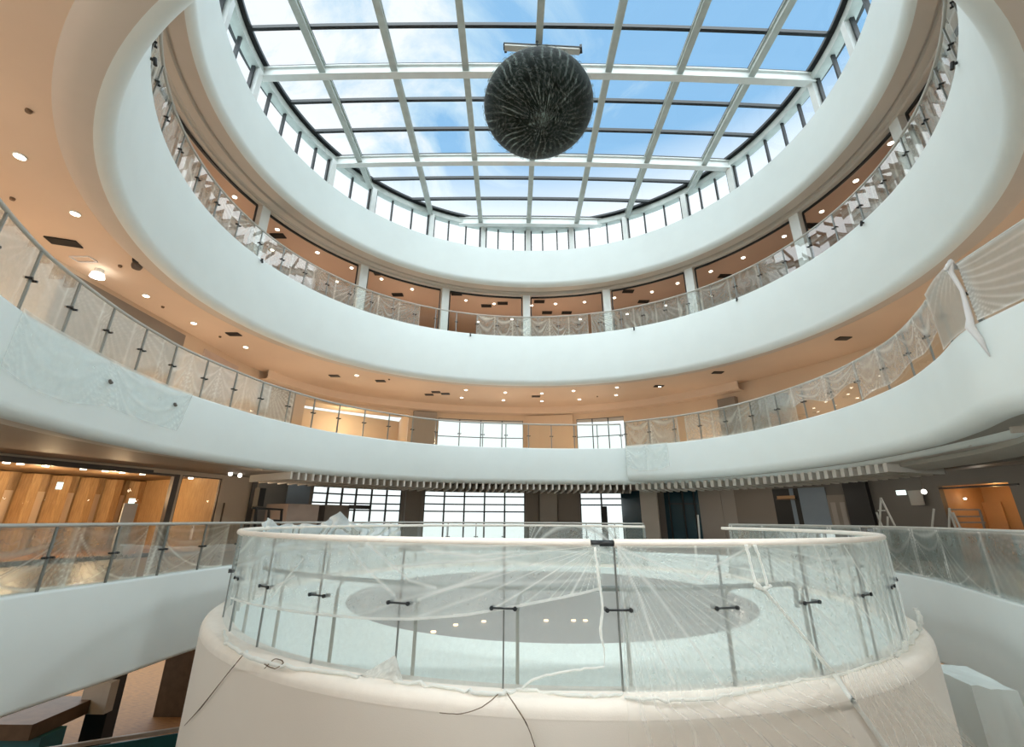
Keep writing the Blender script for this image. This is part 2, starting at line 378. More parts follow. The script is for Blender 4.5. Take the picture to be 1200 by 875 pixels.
# ring beam, roof edge
sweep(P4, [(CO-.12, 16.68), (CO-.12, 16.98), (CO+.22, 16.98), (CO+.22, 16.68), (CO-.12, 16.68)], [M['steelg']], 'ring_beam', parent=sky)
sweep(P4, [(CO-.02, 15.25), (CO-.02, 15.36), (CO+.14, 15.36)], [M['mull']], 'sill', parent=sky)
sweep(P4, [(CO-.27, 17.03), (CO-.27, 17.14), (CO+.5, 17.14), (CO+.5, 17.0), (CO-.27, 17.03)], [M['mull']], 'roof_edge', parent=sky)
def chord(fn, lo=-14, hi=16, n=600):
    """ends of the run where the point fn(t) lies inside the roof"""
    ts = [lo+(hi-lo)*i/n for i in range(n+1)]; ins = [t for t in ts if inside(*fn(t), off=CO+.02)]
    return (ins[0], ins[-1]) if ins else None
TILT = .004
for k in range(-0, 7):
    x0 = -7.0+2.62*k
    fn = lambda t: (x0-.0*(t), t)
    e = chord(fn, -1, 24)
    mb = MB(); n = 14
    for i in range(n):
        a = e[0]+(e[1]-e[0])*i/n; b = e[0]+(e[1]-e[0])*(i+1)/n
        A, B = fn(a), fn(b); za, zb = roofz(*A)-.02, roofz(*B)-.02
        mb.beam((A[0],A[1],za-.33),(B[0],B[1],zb-.33), .24, .035); mb.beam((A[0],A[1],za-.17),(B[0],B[1],zb-.17), .05, .30); mb.beam((A[0],A[1],za-.02),(B[0],B[1],zb-.02), .17, .03)
    sub(mb, 'rafter', M['steelg'], sky)
    mb = MB()
    for i in range(n):
        a = e[0]+(e[1]-e[0])*i/n; b = e[0]+(e[1]-e[0])*(i+1)/n
        A, B = fn(a), fn(b); mb.beam((A[0],A[1],roofz(*A)+.06),(B[0],B[1],roofz(*B)+.06), .10, .12)
    sub(mb, 'glazing_bar', M['mull'], sky)
j = 0
for k in range(-7, 8):
    y0 = 11.55+1.37*k
    fn = lambda t: (t, y0+TILT*(t-.9))
    e = chord(fn)
    if not e or e[1]-e[0] < 1: continue
    mb = MB(); n = 14
    for i in range(n):
        a = e[0]+(e[1]-e[0])*i/n; b = e[0]+(e[1]-e[0])*(i+1)/n
        A, B = fn(a), fn(b); mb.beam((A[0],A[1],roofz(*A)+.06),(B[0],B[1],roofz(*B)+.06), .11, .14)
    sub(mb, 'glazing_bar', M['mull'], sky)
    if k % 3 == 0:
        mb = MB()
        for i in range(n):
            a = e[0]+(e[1]-e[0])*i/n; b = e[0]+(e[1]-e[0])*(i+1)/n
            A, B = fn(a), fn(b); za, zb = roofz(*A)-.04, roofz(*B)-.04
            mb.beam((A[0],A[1],za-.40),(B[0],B[1],zb-.40), .26, .04); mb.beam((A[0],A[1],za-.2),(B[0],B[1],zb-.2), .12, .40); mb.beam((A[0],A[1],za),(B[0],B[1],zb), .26, .04)
        sub(mb, 'cross_beam', M['steel'], sky)
# roof glass (one skin)
mb = MB(); nr, na = 8, 72
for i in range(nr+1):
    for jn in range(na):
        t = 2*PI*jn/na; r = (9.32+.635*math.cos(2*t)+.042*math.sin(2*t)+.55)*i/nr
        x, y = .9+r*math.cos(t), 11.5+r*math.sin(t); mb.v.append((x, y, roofz(x, y)+.12))
for i in range(nr):
    for jn in range(na): mb.f.append((i*na+jn, i*na+(jn+1)%na, (i+1)*na+(jn+1)%na, (i+1)*na+jn)); mb.m.append(0)
sub(mb, 'glass_pane', M['roofp'], sky, True)
sweep(P4, [(CO+.10, 15.3), (CO+.10, 16.75)], [M['roofp']], 'clerestory_pane', parent=sky)
# clerestory posts and mullions
psts = []
for px, py in [(300,92),(387,208),(437,232),(505,266),(566,283),(619,286),(670,283),(733,270),(803,245),(858,212),(957,112),(265,10),(1000,50)]:
    s, z = P4.azi(px, py, CO)
    psts.append(s)
psts += [psts[-2]+2.6*i for i in range(1, 4)]+[psts[10]-2.6*i-1.2 for i in range(1, 5)]
for s in psts:
    x, y, nx, ny = P4.at(s, CO-.02); mb = MB(); mb.beam((x,y,15.25),(x,y,16.72), .24, .24, 0, (nx,ny,0)); sub(mb, 'post', M['steel'], sky)
srt = sorted(psts)
for a, b in zip(srt[:-1], srt[1:]):
    if b-a < .8: continue
    n = max(2, round((b-a)/.9))
    ends = [a+.17, b-.17]+[a+(b-a)*i/n for i in range(1, n)]
    for s in ends:
        x, y, nx, ny = P4.at(s, CO+.06); mb = MB(); mb.beam((x,y,15.3),(x,y,16.72), .07, .12, 0, (nx,ny,0)); sub(mb, 'mullion', M['mull'], sky)
# ------------------------------------------------------------------ balustrades
def balustrade(name, label, cat, plan, s0, s1, zc, sp=1.04, h=1.1, off=.08, railr=.034, postm='post', railm='rail'):
    n = max(1, round(abs(s1-s0)/sp)); mid = plan.at((s0+s1)/2, off)
    root = thing(name, label, cat, (mid[0], mid[1], zc))
    m = max(2, int(abs(s1-s0)/.2)); mb = MB()
    mb.tube([(*plan.at(s0+(s1-s0)*i/m, off)[:2], zc+h) for i in range(m+1)], railr, 8); sub(mb, 'handrail', M[railm], root, True)
    for i in range(n+1):
        s = s0+(s1-s0)*i/n
        x, y, nx, ny = plan.at(s, off); mb = MB()
        mb.beam((x,y,zc-.02),(x,y,zc+h), .04, .03, 0, (nx,ny,0)); po = sub(mb, 'post', M[postm], root)
        mb = MB(); a = plan.at(s-.06, off-.03); b = plan.at(s+.06, off-.03); zz = zc+h*.5
        mb.tube([(a[0],a[1],zz),(b[0],b[1],zz)], .012, 6)
        for q in (a, b): mb.tube([(q[0]-q[2]*.03,q[1]-q[3]*.03,zz),(q[0]+q[2]*.06,q[1]+q[3]*.06,zz)], .022, 8)
        sub(mb, 'clamp', M['mull'], po)
        if i < n:
            mb = MB(); e = s0+(s1-s0)*(i+1)/n; g = .012*(1 if s1 > s0 else -1)
            for q in range(3):
                a = plan.at(s+g+(e-s-2*g)*q/3, off); b = plan.at(s+g+(e-s-2*g)*(q+1)/3, off)
                mb.quad((a[0],a[1],zc),(b[0],b[1],zc),(b[0],b[1],zc+h-.04),(a[0],a[1],zc+h-.04))
            sub(mb, 'glass_pane', M['pane'], root, True)
    return root
s3a, s3b = P3.near(1099, 10, 11.2), P3.near(186, 20, 11.2)
balustrade('glass_balustrade', 'long curved glass balustrade of the upper gallery below the skylight', 'railing', P3, s3a-1.5, s3b+3.0, 10.1, 1.04)
s2m = P2.azi(727, 500)[0]; s2l = P2.near(0, 223, 5.5)
balustrade('glass_balustrade', 'curved glass balustrade of the middle gallery, left and far side', 'railing', P2, s2m, s2l+2.6, 4.4, 1.04)
sc = P2R.near(1107, 310, 5.5)
balustrade('glass_balustrade', 'curved glass balustrade on the projecting right side of the middle gallery', 'railing', P2R, sc, P2R.L-.03, 4.4, 1.04)
balustrade('glass_balustrade', 'straight glass balustrade running towards the viewer past the right corner', 'railing', P2R, sc-4.2, sc-.04, 4.4, 2.1)
s1r, s1l = P1.near(1200, 708, .10), P1.near(0, 700, .10)
balustrade('glass_balustrade', 'lowest gallery glass balustrade on the right', 'railing', P1, s1r-2.5, P1.azi(850)[0], .10, 1.15)
balustrade('glass_balustrade', 'lowest gallery glass balustrade along the left and far side', 'railing', P1, P1.azi(752)[0], s1l+3.0, .10, 1.15)
# ------------------------------------------------------------------ round lookout
def dpt(phi, r=DR, z=0.0):
    a = math.radians(phi); return (DCX+r*math.sin(a), DCY-r*math.cos(a), z)
drum = thing('round_lookout', 'round putty coloured lookout with cream coping in the foreground', 'lookout', (DCX, DCY, -5.0))
def lathe(prof, name, mats, parent, mi=None, n=160, a0=0, a1=360, smooth=True):
    mb = MB(); k = len(prof); full = abs(a1-a0-360) < 1e-6; m = n if full else n+1
    for i in range(m):
        for r, z in prof: mb.v.append(dpt(a0+(a1-a0)*i/n, r, z))
    for i in range(n):
        for j_ in range(k-1):
            a, b = i*k+j_, ((i+1) % m)*k+j_; mb.f.append((a, b, b+1, a+1)); mb.m.append(mi[j_] if mi else 0)
    o = sub(mb, name, mats, parent)
    if smooth:
        o.data.polygons.foreach_set('use_smooth', [True]*len(o.data.polygons))
        try: o.data.set_sharp_from_angle(angle=math.radians(50))
        except Exception: pass
    return o
lathe([(DR-.10, .02), (DR-.10, .10), (DR+.02, .10)]+arc(DRO-.085, .015, .085, 90, 0, 6)+[(DRO+.002, -.005)], 'coping', M['cream'], drum)
lathe([(DRO, -.005), (DRO, -1.4), (DRO+.01, -3.0), (DRO, -5.0)], 'body', M['body'], drum)
lathe([(0.001, .02), (3.60, .02)], 'floor_disc', M['disc'], drum, n=96)
lathe([(3.60, .015), (3.60, .03), (DR-.10, .03)], 'floor_ring', M['mint'], drum)
for px, py in [(508,738),(534,730),(567,726),(640,725),(672,725),(686,725)]:
    x, y, z = hit_z(px, py, .045); mb = MB(); mb.cyl((x, y, .022), .032, .012, 14); sub(mb, 'reflected_light', M['reflglow'], drum)  # glowing spots standing in for reflections of ceiling lights
# guard around the lookout: gap for the entry behind on the right
PH0 = 2.2; DP = 10.17
PD = Plan([dpt(a*1.5)[:2] for a in range(240)])
dg = thing('glass_guard', 'curved glass guard with cream top rail around the round lookout', 'railing', (DCX, DCY, .1))
ks = list(range(-11, 19))  # posts at PH0+k*DP ; entry left open between the ends
gap0, gap1 = PH0+13*DP, PH0+17*DP   # about azimuth px 845..755 on the far side
def railseg(a0, a1, nm, m_, r=.036, z=1.16, rr=DR):
    mb = MB(); n = max(2, int(abs(a1-a0)/1.5)); mb.tube([dpt(a0+(a1-a0)*i/n, rr, z) for i in range(n+1)], r, 10); return sub(mb, nm, m_, dg, True)
def far_phi(px):
    d = ray(px, 612); a = d[0]**2+d[1]**2; b = -2*(d[0]*DCX+d[1]*DCY); c = DCX**2+DCY**2-DR**2
    t = (-b+math.sqrt(b*b-4*a*c))/2/a; x, y = d[0]*t-DCX, d[1]*t-DCY
    return math.degrees(math.atan2(x, -y)) % 360
g0, g1 = far_phi(845), far_phi(755)
railseg(PH0, g0, 'top_rail', M['cream']); railseg(-(360-g1), PH0-2.2, 'top_rail', M['cream']); railseg(PH0-2.2, PH0, 'rail_joint', M['mull'], .026)
na_ = []
a = PH0
while a < g0-4: na_.append((a, min(a+DP, g0))); a += DP
a = PH0
while a > -(360-g1)+4: na_.append((max(a-DP, -(360-g1)), a)); a -= DP
for a0, a1 in na_:
    mb = MB(); n = 6; b0, b1 = a0+.14, a1-.14
    for i in range(n):
        p, q = b0+(b1-b0)*i/n, b0+(b1-b0)*(i+1)/n; mb.quad(dpt(p,DR,.1), dpt(q,DR,.1), dpt(q,DR,1.13), dpt(p,DR,1.13))
    sub(mb, 'glass_pane', M['drumglass'], dg, True)
posts = sorted(set([round(q, 3) for p in na_ for q in p]))
for a in posts:
    mb = MB(); mb.beam(dpt(a,DR,.08), dpt(a,DR,1.13), .014, .02); po = sub(mb, 'joint_strip', M['post'], dg)
    mb = MB(); mb.beam(dpt(a+1.1,DR-.12,.03), dpt(a+1.1,DR-.12,.64), .028, .02)
    mb.tube([dpt(a+1.1,DR-.12,.62), dpt(a+1.15,DR-.12,.70), dpt(a+1.5,DR-.12,.76), dpt(a+2.1,DR-.11,.79)], .016, 8); sub(mb, 'stanchion', M['rail'], po)
    mb = MB(); p, q = dpt(a-1.05,DR+.03,.66), dpt(a+1.05,DR+.03,.66); mb.tube([p, q], .008, 8)
    for b in (a-1.05, a+1.05): mb.tube([dpt(b,DR-.03,.66), dpt(b,DR+.045,.66)], .017, 12)
    sub(mb, 'clamp', M['mull'], po)
railseg(-43, 21.8, 'inner_handrail', M['post'], .022, .80, DR-.10)
mb = MB(); mb.tube([dpt(21.8,DR-.10,.80), dpt(22.3,DR-.10,.79), dpt(22.5,DR-.10,.74), dpt(22.6,DR-.12,.6)], .02, 8); sub(mb, 'handrail_end', M['post'], dg, True)
# entry bridge from the lookout to the far gallery
ba, bb = dpt(g0, DR), dpt(g1, DR)
ga_, gb_ = P1.at(P1.azi(848)[0], .0), P1.at(P1.azi(752)[0], .0)
mb = MB()
for z_ in (.04, -.35): mb.quad((ba[0],ba[1],z_),(bb[0],bb[1],z_),(gb_[0],gb_[1]+.2,z_),(ga_[0],ga_[1]+.2,z_))
mb.quad((ba[0],ba[1],.04),(ga_[0],ga_[1]+.2,.04),(ga_[0],ga_[1]+.2,-.35),(ba[0],ba[1],-.35)); mb.quad((bb[0],bb[1],.04),(gb_[0],gb_[1]+.2,.04),(gb_[0],gb_[1]+.2,-.35),(bb[0],bb[1],-.35))
o = mb.build('footbridge', M['mint']); tag(o, 'short pale footbridge joining the round lookout to the far gallery', 'bridge')
# ------------------------------------------------------------------ dust sheets
def ridge(x, k=6): return max(0.0, math.cos(PI*x))**k if (x % 2) < 1 or True else 0
def rdg(x, k=8): return abs(math.cos(PI*x))**k
def nz(x, y=0, z=0): return noise.noise(Vector((x, y, z)))
def set_fold(o, vals):
    at = o.data.attributes.new('fold', 'FLOAT', 'POINT'); at.data.foreach_set('value', vals)
def grid_sheet(name, label, mat, U, V, pos, fold, group=None, parent=None):
    mb = MB(); fv = []
    for i in range(U+1):
        for j_ in range(V+1):
            u, v = i/U, j_/V; f = fold(u, v); mb.v.append(pos(u, v, f)); fv.append(f)
    for i in range(U):
        for j_ in range(V):
            a = i*(V+1)+j_; mb.f.append((a, a+V+1, a+V+2, a+1)); mb.m.append(0)
    if parent is None:
        o = mb.build(name, M[mat], None, True); tag(o, label, 'plastic sheet', group)
    else: o = sub(mb, name, M[mat], parent, True)
    set_fold(o, fv); return o
def ring_sheet(label, plan, s0, s1, z0, z1, mat, off=.0, sp=1.04, seed=0, mode='mix', density=30, name='dust_sheet', hem=None, depth=.003, parent=None):
    L_ = abs(s1-s0); U = max(4, int(L_*density)); V = (70 if mode in 'HT' else 26) if abs(z1-z0) < 1.5 else 34
    n = max(1, round(L_/sp)); rnd = random.Random(seed)
    kinds = [rnd.choice('SSFWSD') if mode == 'mix' else mode for _ in range(n)]
    par = [(rnd.uniform(2.2, 4.2), rnd.random(), rnd.uniform(.5, 1.0), rnd.uniform(-.3, .3)) for _ in range(n)]
    def fold(u, v):
        i = min(int(u*n), n-1); t = u*n-i; fr, ph, am, sk = par[i]; k = kinds[i]
        nn = .25*nz(u*n*1.3+seed, v*2.2)
        if k == 'S': g = (1-v)/(3.6*t*(1-t)*(1+sk*(t-.5)*2)+.10); f = rdg(g*fr*.7+ph+nn, 7)
        elif k == 'F':
            a = math.atan2(t+.02, 1.05-v); f = rdg(a*fr*1.7+ph+nn*.5, 9)*min(1, .3+v)
        elif k == 'D':
            a = math.atan2(1-t+.02, 1.05-v); f = rdg(a*fr*1.7+ph+nn*.5, 9)*min(1, .3+v)
        elif k == 'H': f = rdg((1-v)*3.4/(.22+.78*t**.5)+.35*math.sin(t*3)+nn*.8, 6)*(1-.5*t)
        elif k == 'T':
            vc = max(0, 1-t)**2.4; v2 = max(0, t-.1)**1.8*1.1; f = max(0, 1-abs(v-vc)/.035)+max(0, 1-abs(t-.04-.05*v)/.03)+.6*max(0, 1-abs(v-v2)/.025)
            f += rdg((1-v)/(3.6*t*(1-t)+.2)*fr+ph+nn, 8)*.4; am = 1.6
        else: f = rdg(t*fr+ph+nn*2+v*.4, 6)*.8
        e = .8*max(0, 1-abs(t-.5)*-2-1) if False else 0
        edge = max(0, 1-min(t, 1-t)/.05)*.5
        top = max(0, 1-(1-v)/.05)*.6; bot = max(0, 1-v/.05)*.5
        return min(1.0, max(0, f*am*.9*(.55+.9*nz(u*n*.8, v*1.7, seed+9))+.25*nz(u*n*.7+3, v*1.5, seed))+edge+top+bot)
    def pos(u, v, f):
        s = s0+(s1-s0)*u; zz0 = z0
        if hem: zz0 = hem(u)
        x, y, nx, ny = plan.at(s, off-depth*f-.006*nz(u*40, v*3, seed))
        return (x, y, zz0+(z1-zz0)*v)
    return grid_sheet(name, label, mat, U, V, pos, fold, parent=parent)
G3 = 'dust sheets on the upper gallery rail'
def S3(px, py, z=11.2): return P3.near(px, py, z)
# upper gallery runs (left to right)
runs3 = [(186,20, 236,190, 'W', 'rippled plastic sheet over the leftmost end of the upper gallery glass'),
         (236,190, 350,296, 'mix', 'crumpled plastic sheet on upper gallery glass left of the first column'),
         (350,296, 497,355, 'mix', 'plastic sheet on upper gallery glass in front of the second column'),
         (560,368, 620,371, 'S', 'swagged plastic sheet on upper gallery glass left of the middle column'),
         (620,371, 690,368, 'S', 'swagged plastic sheet on upper gallery glass right of the middle column'),
         (693,367, 818,338, 'mix', 'plastic sheet on upper gallery glass around the fifth column'),
         (818,338, 920,292, 'mix', 'crumpled plastic sheet on upper gallery glass right of the sixth column'),
         (990,238, 1097,30, 'W', 'rippled plastic sheet at the rightmost end of the upper gallery glass')]
for i, (a, b, c, d, md, lb) in enumerate(runs3):
    ring_sheet(lb, P3, S3(a, b), S3(c, d), 10.12, 11.2, 'filmring', .125, 1.04, 11+i, md)
def S2(px, py): return P2.near(px, py, 5.5)
runs2 = [(-40,185, 48,289, 'D', 'warm lit plastic sheet at the far left end of the middle gallery glass'),
         (48,289, 195,398, 'F', 'creased plastic sheet on the left of the middle gallery glass below the bright lamp'),
         (195,398, 290,440, 'S', 'swagged plastic sheet on middle gallery glass below the dark recess'),
         (290,440, 352,460, 'F', 'gathered plastic sheet ending left of the bare middle gallery glass')]
for i, (a, b, c, d, md, lb) in enumerate(runs2):
    ring_sheet(lb, P2, S2(a, b), S2(c, d), 4.42, 5.5, 'filmwarm', .125, 1.04, 31+i, md)
def SR(px, py): return P2R.near(px, py, 5.5)
runs2r = [(730,494, 790,487, 'S', 'plastic sheet at the left end of the projecting gallery glass'),
          (800,485, 925,455, 'mix', 'plastic sheet on projecting gallery glass above the word-free white fascia middle'),
          (925,455, 1000,424, 'S', 'short swagged plastic sheet tied along the projecting gallery rail'),
          (1000,424, 1085,352, 'S', 'plastic sheet draped over the projecting gallery rail left of the corner')]
runs2r[1] = runs2r[1][:5]+('long plastic sheet along the middle of the projecting gallery glass',)
for i, (a, b, c, d, md, lb) in enumerate(runs2r):
    hm = (lambda u: 4.42) if i != 2 else (lambda u: 4.85+.12*math.sin(u*9))
    if i == 3: hm = lambda u: 4.75-.33*(1-u)**1.5+.05*math.sin(u*14)
    ring_sheet(lb, P2R, SR(a, b), SR(c, d), 4.42, 5.52, 'filmring', .125 if i < 2 else .03, 1.04, 51+i, md, hem=hm)
ring_sheet('knotted plastic sheet gathered at the right corner of the middle gallery', P2R, sc+1.25, sc+.02, 4.38, 5.54, 'filmcorner', .0, 1.3, 71, 'D', depth=.02)
ring_sheet('long grey plastic sheet stretched over the straight balustrade at the right edge', P2R, sc-.05, sc-4.2, 4.42, 5.46, 'filmcorner', .02, 4.1, 72, 'H', depth=.03)
# corner knot and tail
mb = MB(); cx_, cy_, nx, ny = P2R.at(sc+.03, -.03)
mb.tube([(cx_, cy_, 5.52), (cx_-.03, cy_, 5.35), (cx_+.02, cy_-.02, 5.0), (cx_, cy_, 4.5), (cx_-.05, cy_, 4.35), (cx_-.02, cy_-.05, 4.1), (cx_, cy_-.08, 3.8)], [.06,.035,.03,.045,.06,.04,.008], 8)
mb.tube([(cx_-.12, cy_, 5.40), (cx_, cy_-.02, 5.55), (cx_+.10, cy_, 5.42)], [.03,.05,.02], 7)
tag(mb.build('tied_sheet_tail', M['whiteb'], None, True), 'white knotted tail of sheeting hanging from the right gallery corner', 'plastic sheet')
# drape over fascia, left
hemL = [(0,428),(40,458),(80,472),(125,476),(165,492),(208,505),(228,457)]
def fascia_drape(label, plan, hempx, ztop, mat, seed, off=-.03):
    pts = []
    for px, py in hempx:
        s, z = plan.azi(px, py, off); pts.append((s, z))
    pts.sort()
    def hem(u):
        s = pts[0][0]+(pts[-1][0]-pts[0][0])*u
        for (a, za), (b, zb) in zip(pts[:-1], pts[1:]):
            if s <= b+1e-6: return za+(zb-za)*(s-a)/max(b-a, 1e-6)
        return pts[-1][1]
    return ring_sheet(label, plan, pts[0][0], pts[-1][0], 0, ztop, mat, off, abs(pts[-1][0]-pts[0][0])/2.2, seed, 'S', 18, hem=hem, depth=.010)
M['filmfascia'] = film('fascia sheet', (.84,.90,.89), .30, .30, .03, 9)
fascia_drape('thin plastic sheet sagging down the white fascia on the left', P2, hemL, 4.42, 'filmfascia', 81)
fascia_drape('square plastic sheet hanging over the left end of the projecting fascia', P2R, [(733,546),(750,552),(770,551),(785,546)], 4.42, 'filmfascia', 82)
# lowest gallery sheets
def S1(px): return P1.azi(px)[0]
l0 = P1.near(-120, 720, .1)
runs1 = [(l0, P1.near(70, 690, .1), 'F', 'sheer plastic sheet on lowest gallery glass at the left edge'),
         (P1.near(72, 690, .1), P1.near(170, 677, .1), 'D', 'plastic sheet swagged across lowest gallery glass before the lit shop'),
         (P1.near(172, 677, .1), P1.near(262, 664, .1), 'F', 'plastic sheet fanned over lowest gallery glass next to the lookout')]
for i, (a, b, md, lb) in enumerate(runs1):
    ring_sheet(lb, P1, a, b, .12, 1.18, 'filmwarmlow', .12, 2.2, 91+i, 'T')
runs1r = [(P1.near(1045, 668, .1), P1.near(1115, 684, .1), 'D', 'grey plastic sheet on lowest gallery glass beside the lookout on the right'),
          (P1.near(1117, 684, .1), P1.near(1185, 702, .1), 'S', 'grey draped plastic sheet in the middle of the right lowest gallery glass'),
          (P1.near(1187, 702, .1), s1r-2.4, 'F', 'grey plastic sheet on lowest gallery glass at the right edge'),
          (S1(850), P1.near(1040, 666, .1), 'mix', 'pale plastic sheet on far right lowest gallery glass behind the lookout')]
for i, (a, b, md, lb) in enumerate(runs1r):
    ring_sheet(lb, P1, a, b, .12, 1.18, 'filmgrey', .0, 1.6 if i < 3 else 1.15, 97+i, 'T' if i != 2 else 'F')
# rumpled sheets lying over the far-left rail of the lookout
def drum_sheet(label, a0, a1, z0, z1, mat, fold, r=DR+.03, dens=1.0, name='dust_sheet', amp=.005, hem=None, top=None, V=60):
    U = max(8, int(abs(a1-a0)*dens*4))
    def pos(u, v, f):
        a = a0+(a1-a0)*u; lo = hem(a) if hem else z0; hi = top(a) if top else z1
        return dpt(a, r+amp*f, lo+(hi-lo)*v)
    return grid_sheet(name, label, mat, U, V, pos, fold)
fa, fb = far_phi(308), far_phi(470)
def ftop(a):
    t = (a-min(fa, fb))/abs(fa-fb)        # 1 at the left (px 308)
    return 1.20+.09*abs(nz(t*7, 3))+.38*max(0, 1-abs(t-.42)/.13)**1.5*.8+.15*max(0, 1-abs(t-.95)/.08)
drum_sheet('bluish crumpled plastic sheet heaped over the far left lookout rail', fb, fa, .15, 1.2, 'filmblue', lambda u, v: rdg(u*9+nz(u*6, v*3)*1.5+v, 4), r=DR-.03, hem=lambda a: .3, top=ftop, amp=.05)
drum_sheet('plain plastic sheet over the far side of the lookout glass', far_phi(725), far_phi(620), .12, 1.17, 'filmring', lambda u, v: rdg(v*2.2/(3.6*u*(1-u)+.3)+.1, 8), r=DR-.03)
# near sheets on the lookout, read from fold lines in the photo
def dz(px, py):
    x, y, z = hit_cyl(px, py, DR+.03); return math.degrees(math.atan2(x-DCX, -(y-DCY))), z
def interp(T, a):
    T = sorted(T)
    if a <= T[0][0]: return T[0][1]
    for (p, q), (r_, s_) in zip(T[:-1], T[1:]):
        if a <= r_: return q+(s_-q)*(a-p)/max(r_-p, 1e-6)
    return T[-1][1]
hemA = [dz(*q) for q in [(268,700),(310,712),(370,721),(430,726),(480,727),(545,722),(610,711),(680,697),(700,692)]]
pinA = dz(699, 642)
def foldA(u, v):
    a = -50+(PH0-1.4+50)*u; lo = interp(hemA, a); z = lo+(1.15-lo)*v
    da = (pinA[0]-a)*math.pi/180*DR; dzv = pinA[1]-z+.02
    ang = math.atan2(dzv, da+.02); dist = math.hypot(da, dzv)
    f = rdg(ang*8+.2*nz(dist*1.5, ang*3)+.5*nz(ang*6, 4), 26)*(.5+.6*nz(ang*9, 7.5)+.3)*max(0, 1-dist/3.2)
    g = rdg(v*2.4/(1.2+math.sin(u*PI))*2+.3*nz(u*4, v*2), 16)*.30
    hemf = (1 if z-lo < .022 else 0)*.9
    crease = 0
    for (p0, p1) in CR_A:
        d_ = seg_d((a*math.pi/180*DR, z), p0, p1); crease = max(crease, max(0, 1-d_/.02)*.8)
    return min(1, f+g+hemf+crease)
def seg_d(p, a, b):
    vx, vy = b[0]-a[0], b[1]-a[1]; t = max(0, min(1, ((p[0]-a[0])*vx+(p[1]-a[1])*vy)/(vx*vx+vy*vy+1e-9)))
    return math.hypot(p[0]-a[0]-vx*t, p[1]-a[1]-vy*t)
def sgl(pxs):
    q = [dz(*p) for p in pxs]; q = [(a*math.pi/180*DR, z) for a, z in q]
    return list(zip(q[:-1], q[1:]))
CR_A = sgl([(408,640),(425,662),(462,697)])+sgl([(430,636),(480,680),(510,688)])+sgl([(600,663),(540,684),(490,702)])+sgl([(345,675),(318,690)])+sgl([(355,655),(318,700)])+sgl([(500,645),(560,651),(600,647)])
drum_sheet('sheer plastic sheet with a sagging hem on the left half of the lookout glass', -50, PH0-1.4, .2, 1.15, 'filmdrum', foldA, hem=lambda a: interp(hemA, a), dens=3.0, amp=.001, V=130)
pinB = dz(724, 641); pinC = dz(880, 640)
CR_B = (sgl([(724,641),(780,664),(825,682)])+sgl([(724,641),(765,690),(800,737),(845,800)])+sgl([(724,645),(750,700),(770,760),(790,800)])+sgl([(880,640),(840,662),(822,680)])
  +sgl([(815,638),(817,662)])+sgl([(955,640),(968,672),(1010,712),(1040,750)])+sgl([(965,640),(985,680),(1020,735)])+sgl([(990,640),(1020,690),(1048,735)]))
def foldB(u, v):
    a = PH0+.2+(62-PH0)*u; z = .10+(1.15-.10)*v
    da = (a-pinB[0])*math.pi/180*DR; dzv = pinB[1]-z+.02; ang = math.atan2(da+.01, dzv); dist = math.hypot(da, dzv)
    f = rdg(ang*15+.18*nz(dist*1.2, ang*4)+.5*nz(ang*7, 2), 22)*(.35+.7*nz(ang*9, 1.5)+.2)*max(0, 1-da/2.2)
    a2 = (a-pinC[0])*math.pi/180*DR; an2 = math.atan2(a2, dzv)
    f2 = rdg(an2*7+.3*nz(a2*2, z*2), 14)*.45*max(0, 1-abs(a2-.8)/1.1)
    f3 = rdg((a-30)*.35+z*1.1+.5*nz(a*.12, z*1.2), 9)*.35 if a > 28 else 0
    crease = 0
    for (p0, p1) in CR_B:
        d_ = seg_d((a*math.pi/180*DR, z), p0, p1); crease = max(crease, max(0, 1-d_/.018)*.75)
    top = max(0, 1-(1.15-z)/.03)*.3
    return min(1, max(0, max(f, f2, f3))+crease+top)
drum_sheet('sheer plastic sheet fanning across the right half of the lookout glass', PH0+.2, 62, .10, 1.15, 'filmdrum', foldB, dens=3.0, amp=.001, V=150)
# ropes of bunched sheet, given as pixel paths on the lookout glass or body
def rope(name, label, pxs, rs, mat='filmthick', sub_=6, body=None, cat='plastic sheet', R=DR+.05, parent=None, wob=.008):
    P = []
    q = catmull([tuple(map(float, p)) for p in pxs], False, sub_)
    for k, (px, py) in enumerate(q):
        x, y, z = hit_cyl(px, py, R)
        if z < .10:
            x, y, z = hit_cyl(px, py, DRO+.02)
            if z > -.02: x, y, z = hit_z(px, py, .115)
        w = wob; P.append((x+w*nz(k*.9, 1), y+w*nz(k*.9, 2), z+w*nz(k*.9, 3)))
    n = len(P); rr = [interp(list(zip([i/(len(rs)-1) for i in range(len(rs))], rs)), k/(n-1)) for k in range(n)]
    mb = MB(); mb.tube(P, rr, 7, 0, .7)
    o = mb.build(name, M[mat], None, True)
    set_fold(o, [.5+.5*nz(i*.31) for i in range(len(mb.v))])
    return tag(o, label, cat)
rope('bunched_sheet', 'narrow twisted strand of sheeting hanging left of the rail joint', [(697,641),(702,680),(706,710),(704,740),(708,762),(708,782)], [.012,.016,.014,.018,.008,.005])
rope('sheet_hem', 'thin lower hem of sheeting trailing left of the rail joint', [(708,781),(680,784),(650,789),(625,796),(612,806)], [.010,.012,.012,.014,.012])
rope('bunched_sheet', 'thick strand of sheeting tied high on the right lookout glass', [(874,638),(880,662),(886,686)], [.022,.012,.02])
rope('bunched_sheet', 'second strand of sheeting beside the tied one on the right lookout glass', [(884,638),(893,662),(899,686)], [.018,.010,.02])
rope('bunched_sheet', 'long rope of sheeting running diagonally down over the coping at lower right', [(886,684),(905,702),(935,738),(962,772),(978,790),(990,808),(1012,838),(1040,878)], [.03,.02,.018,.022,.026,.02,.022,.03])
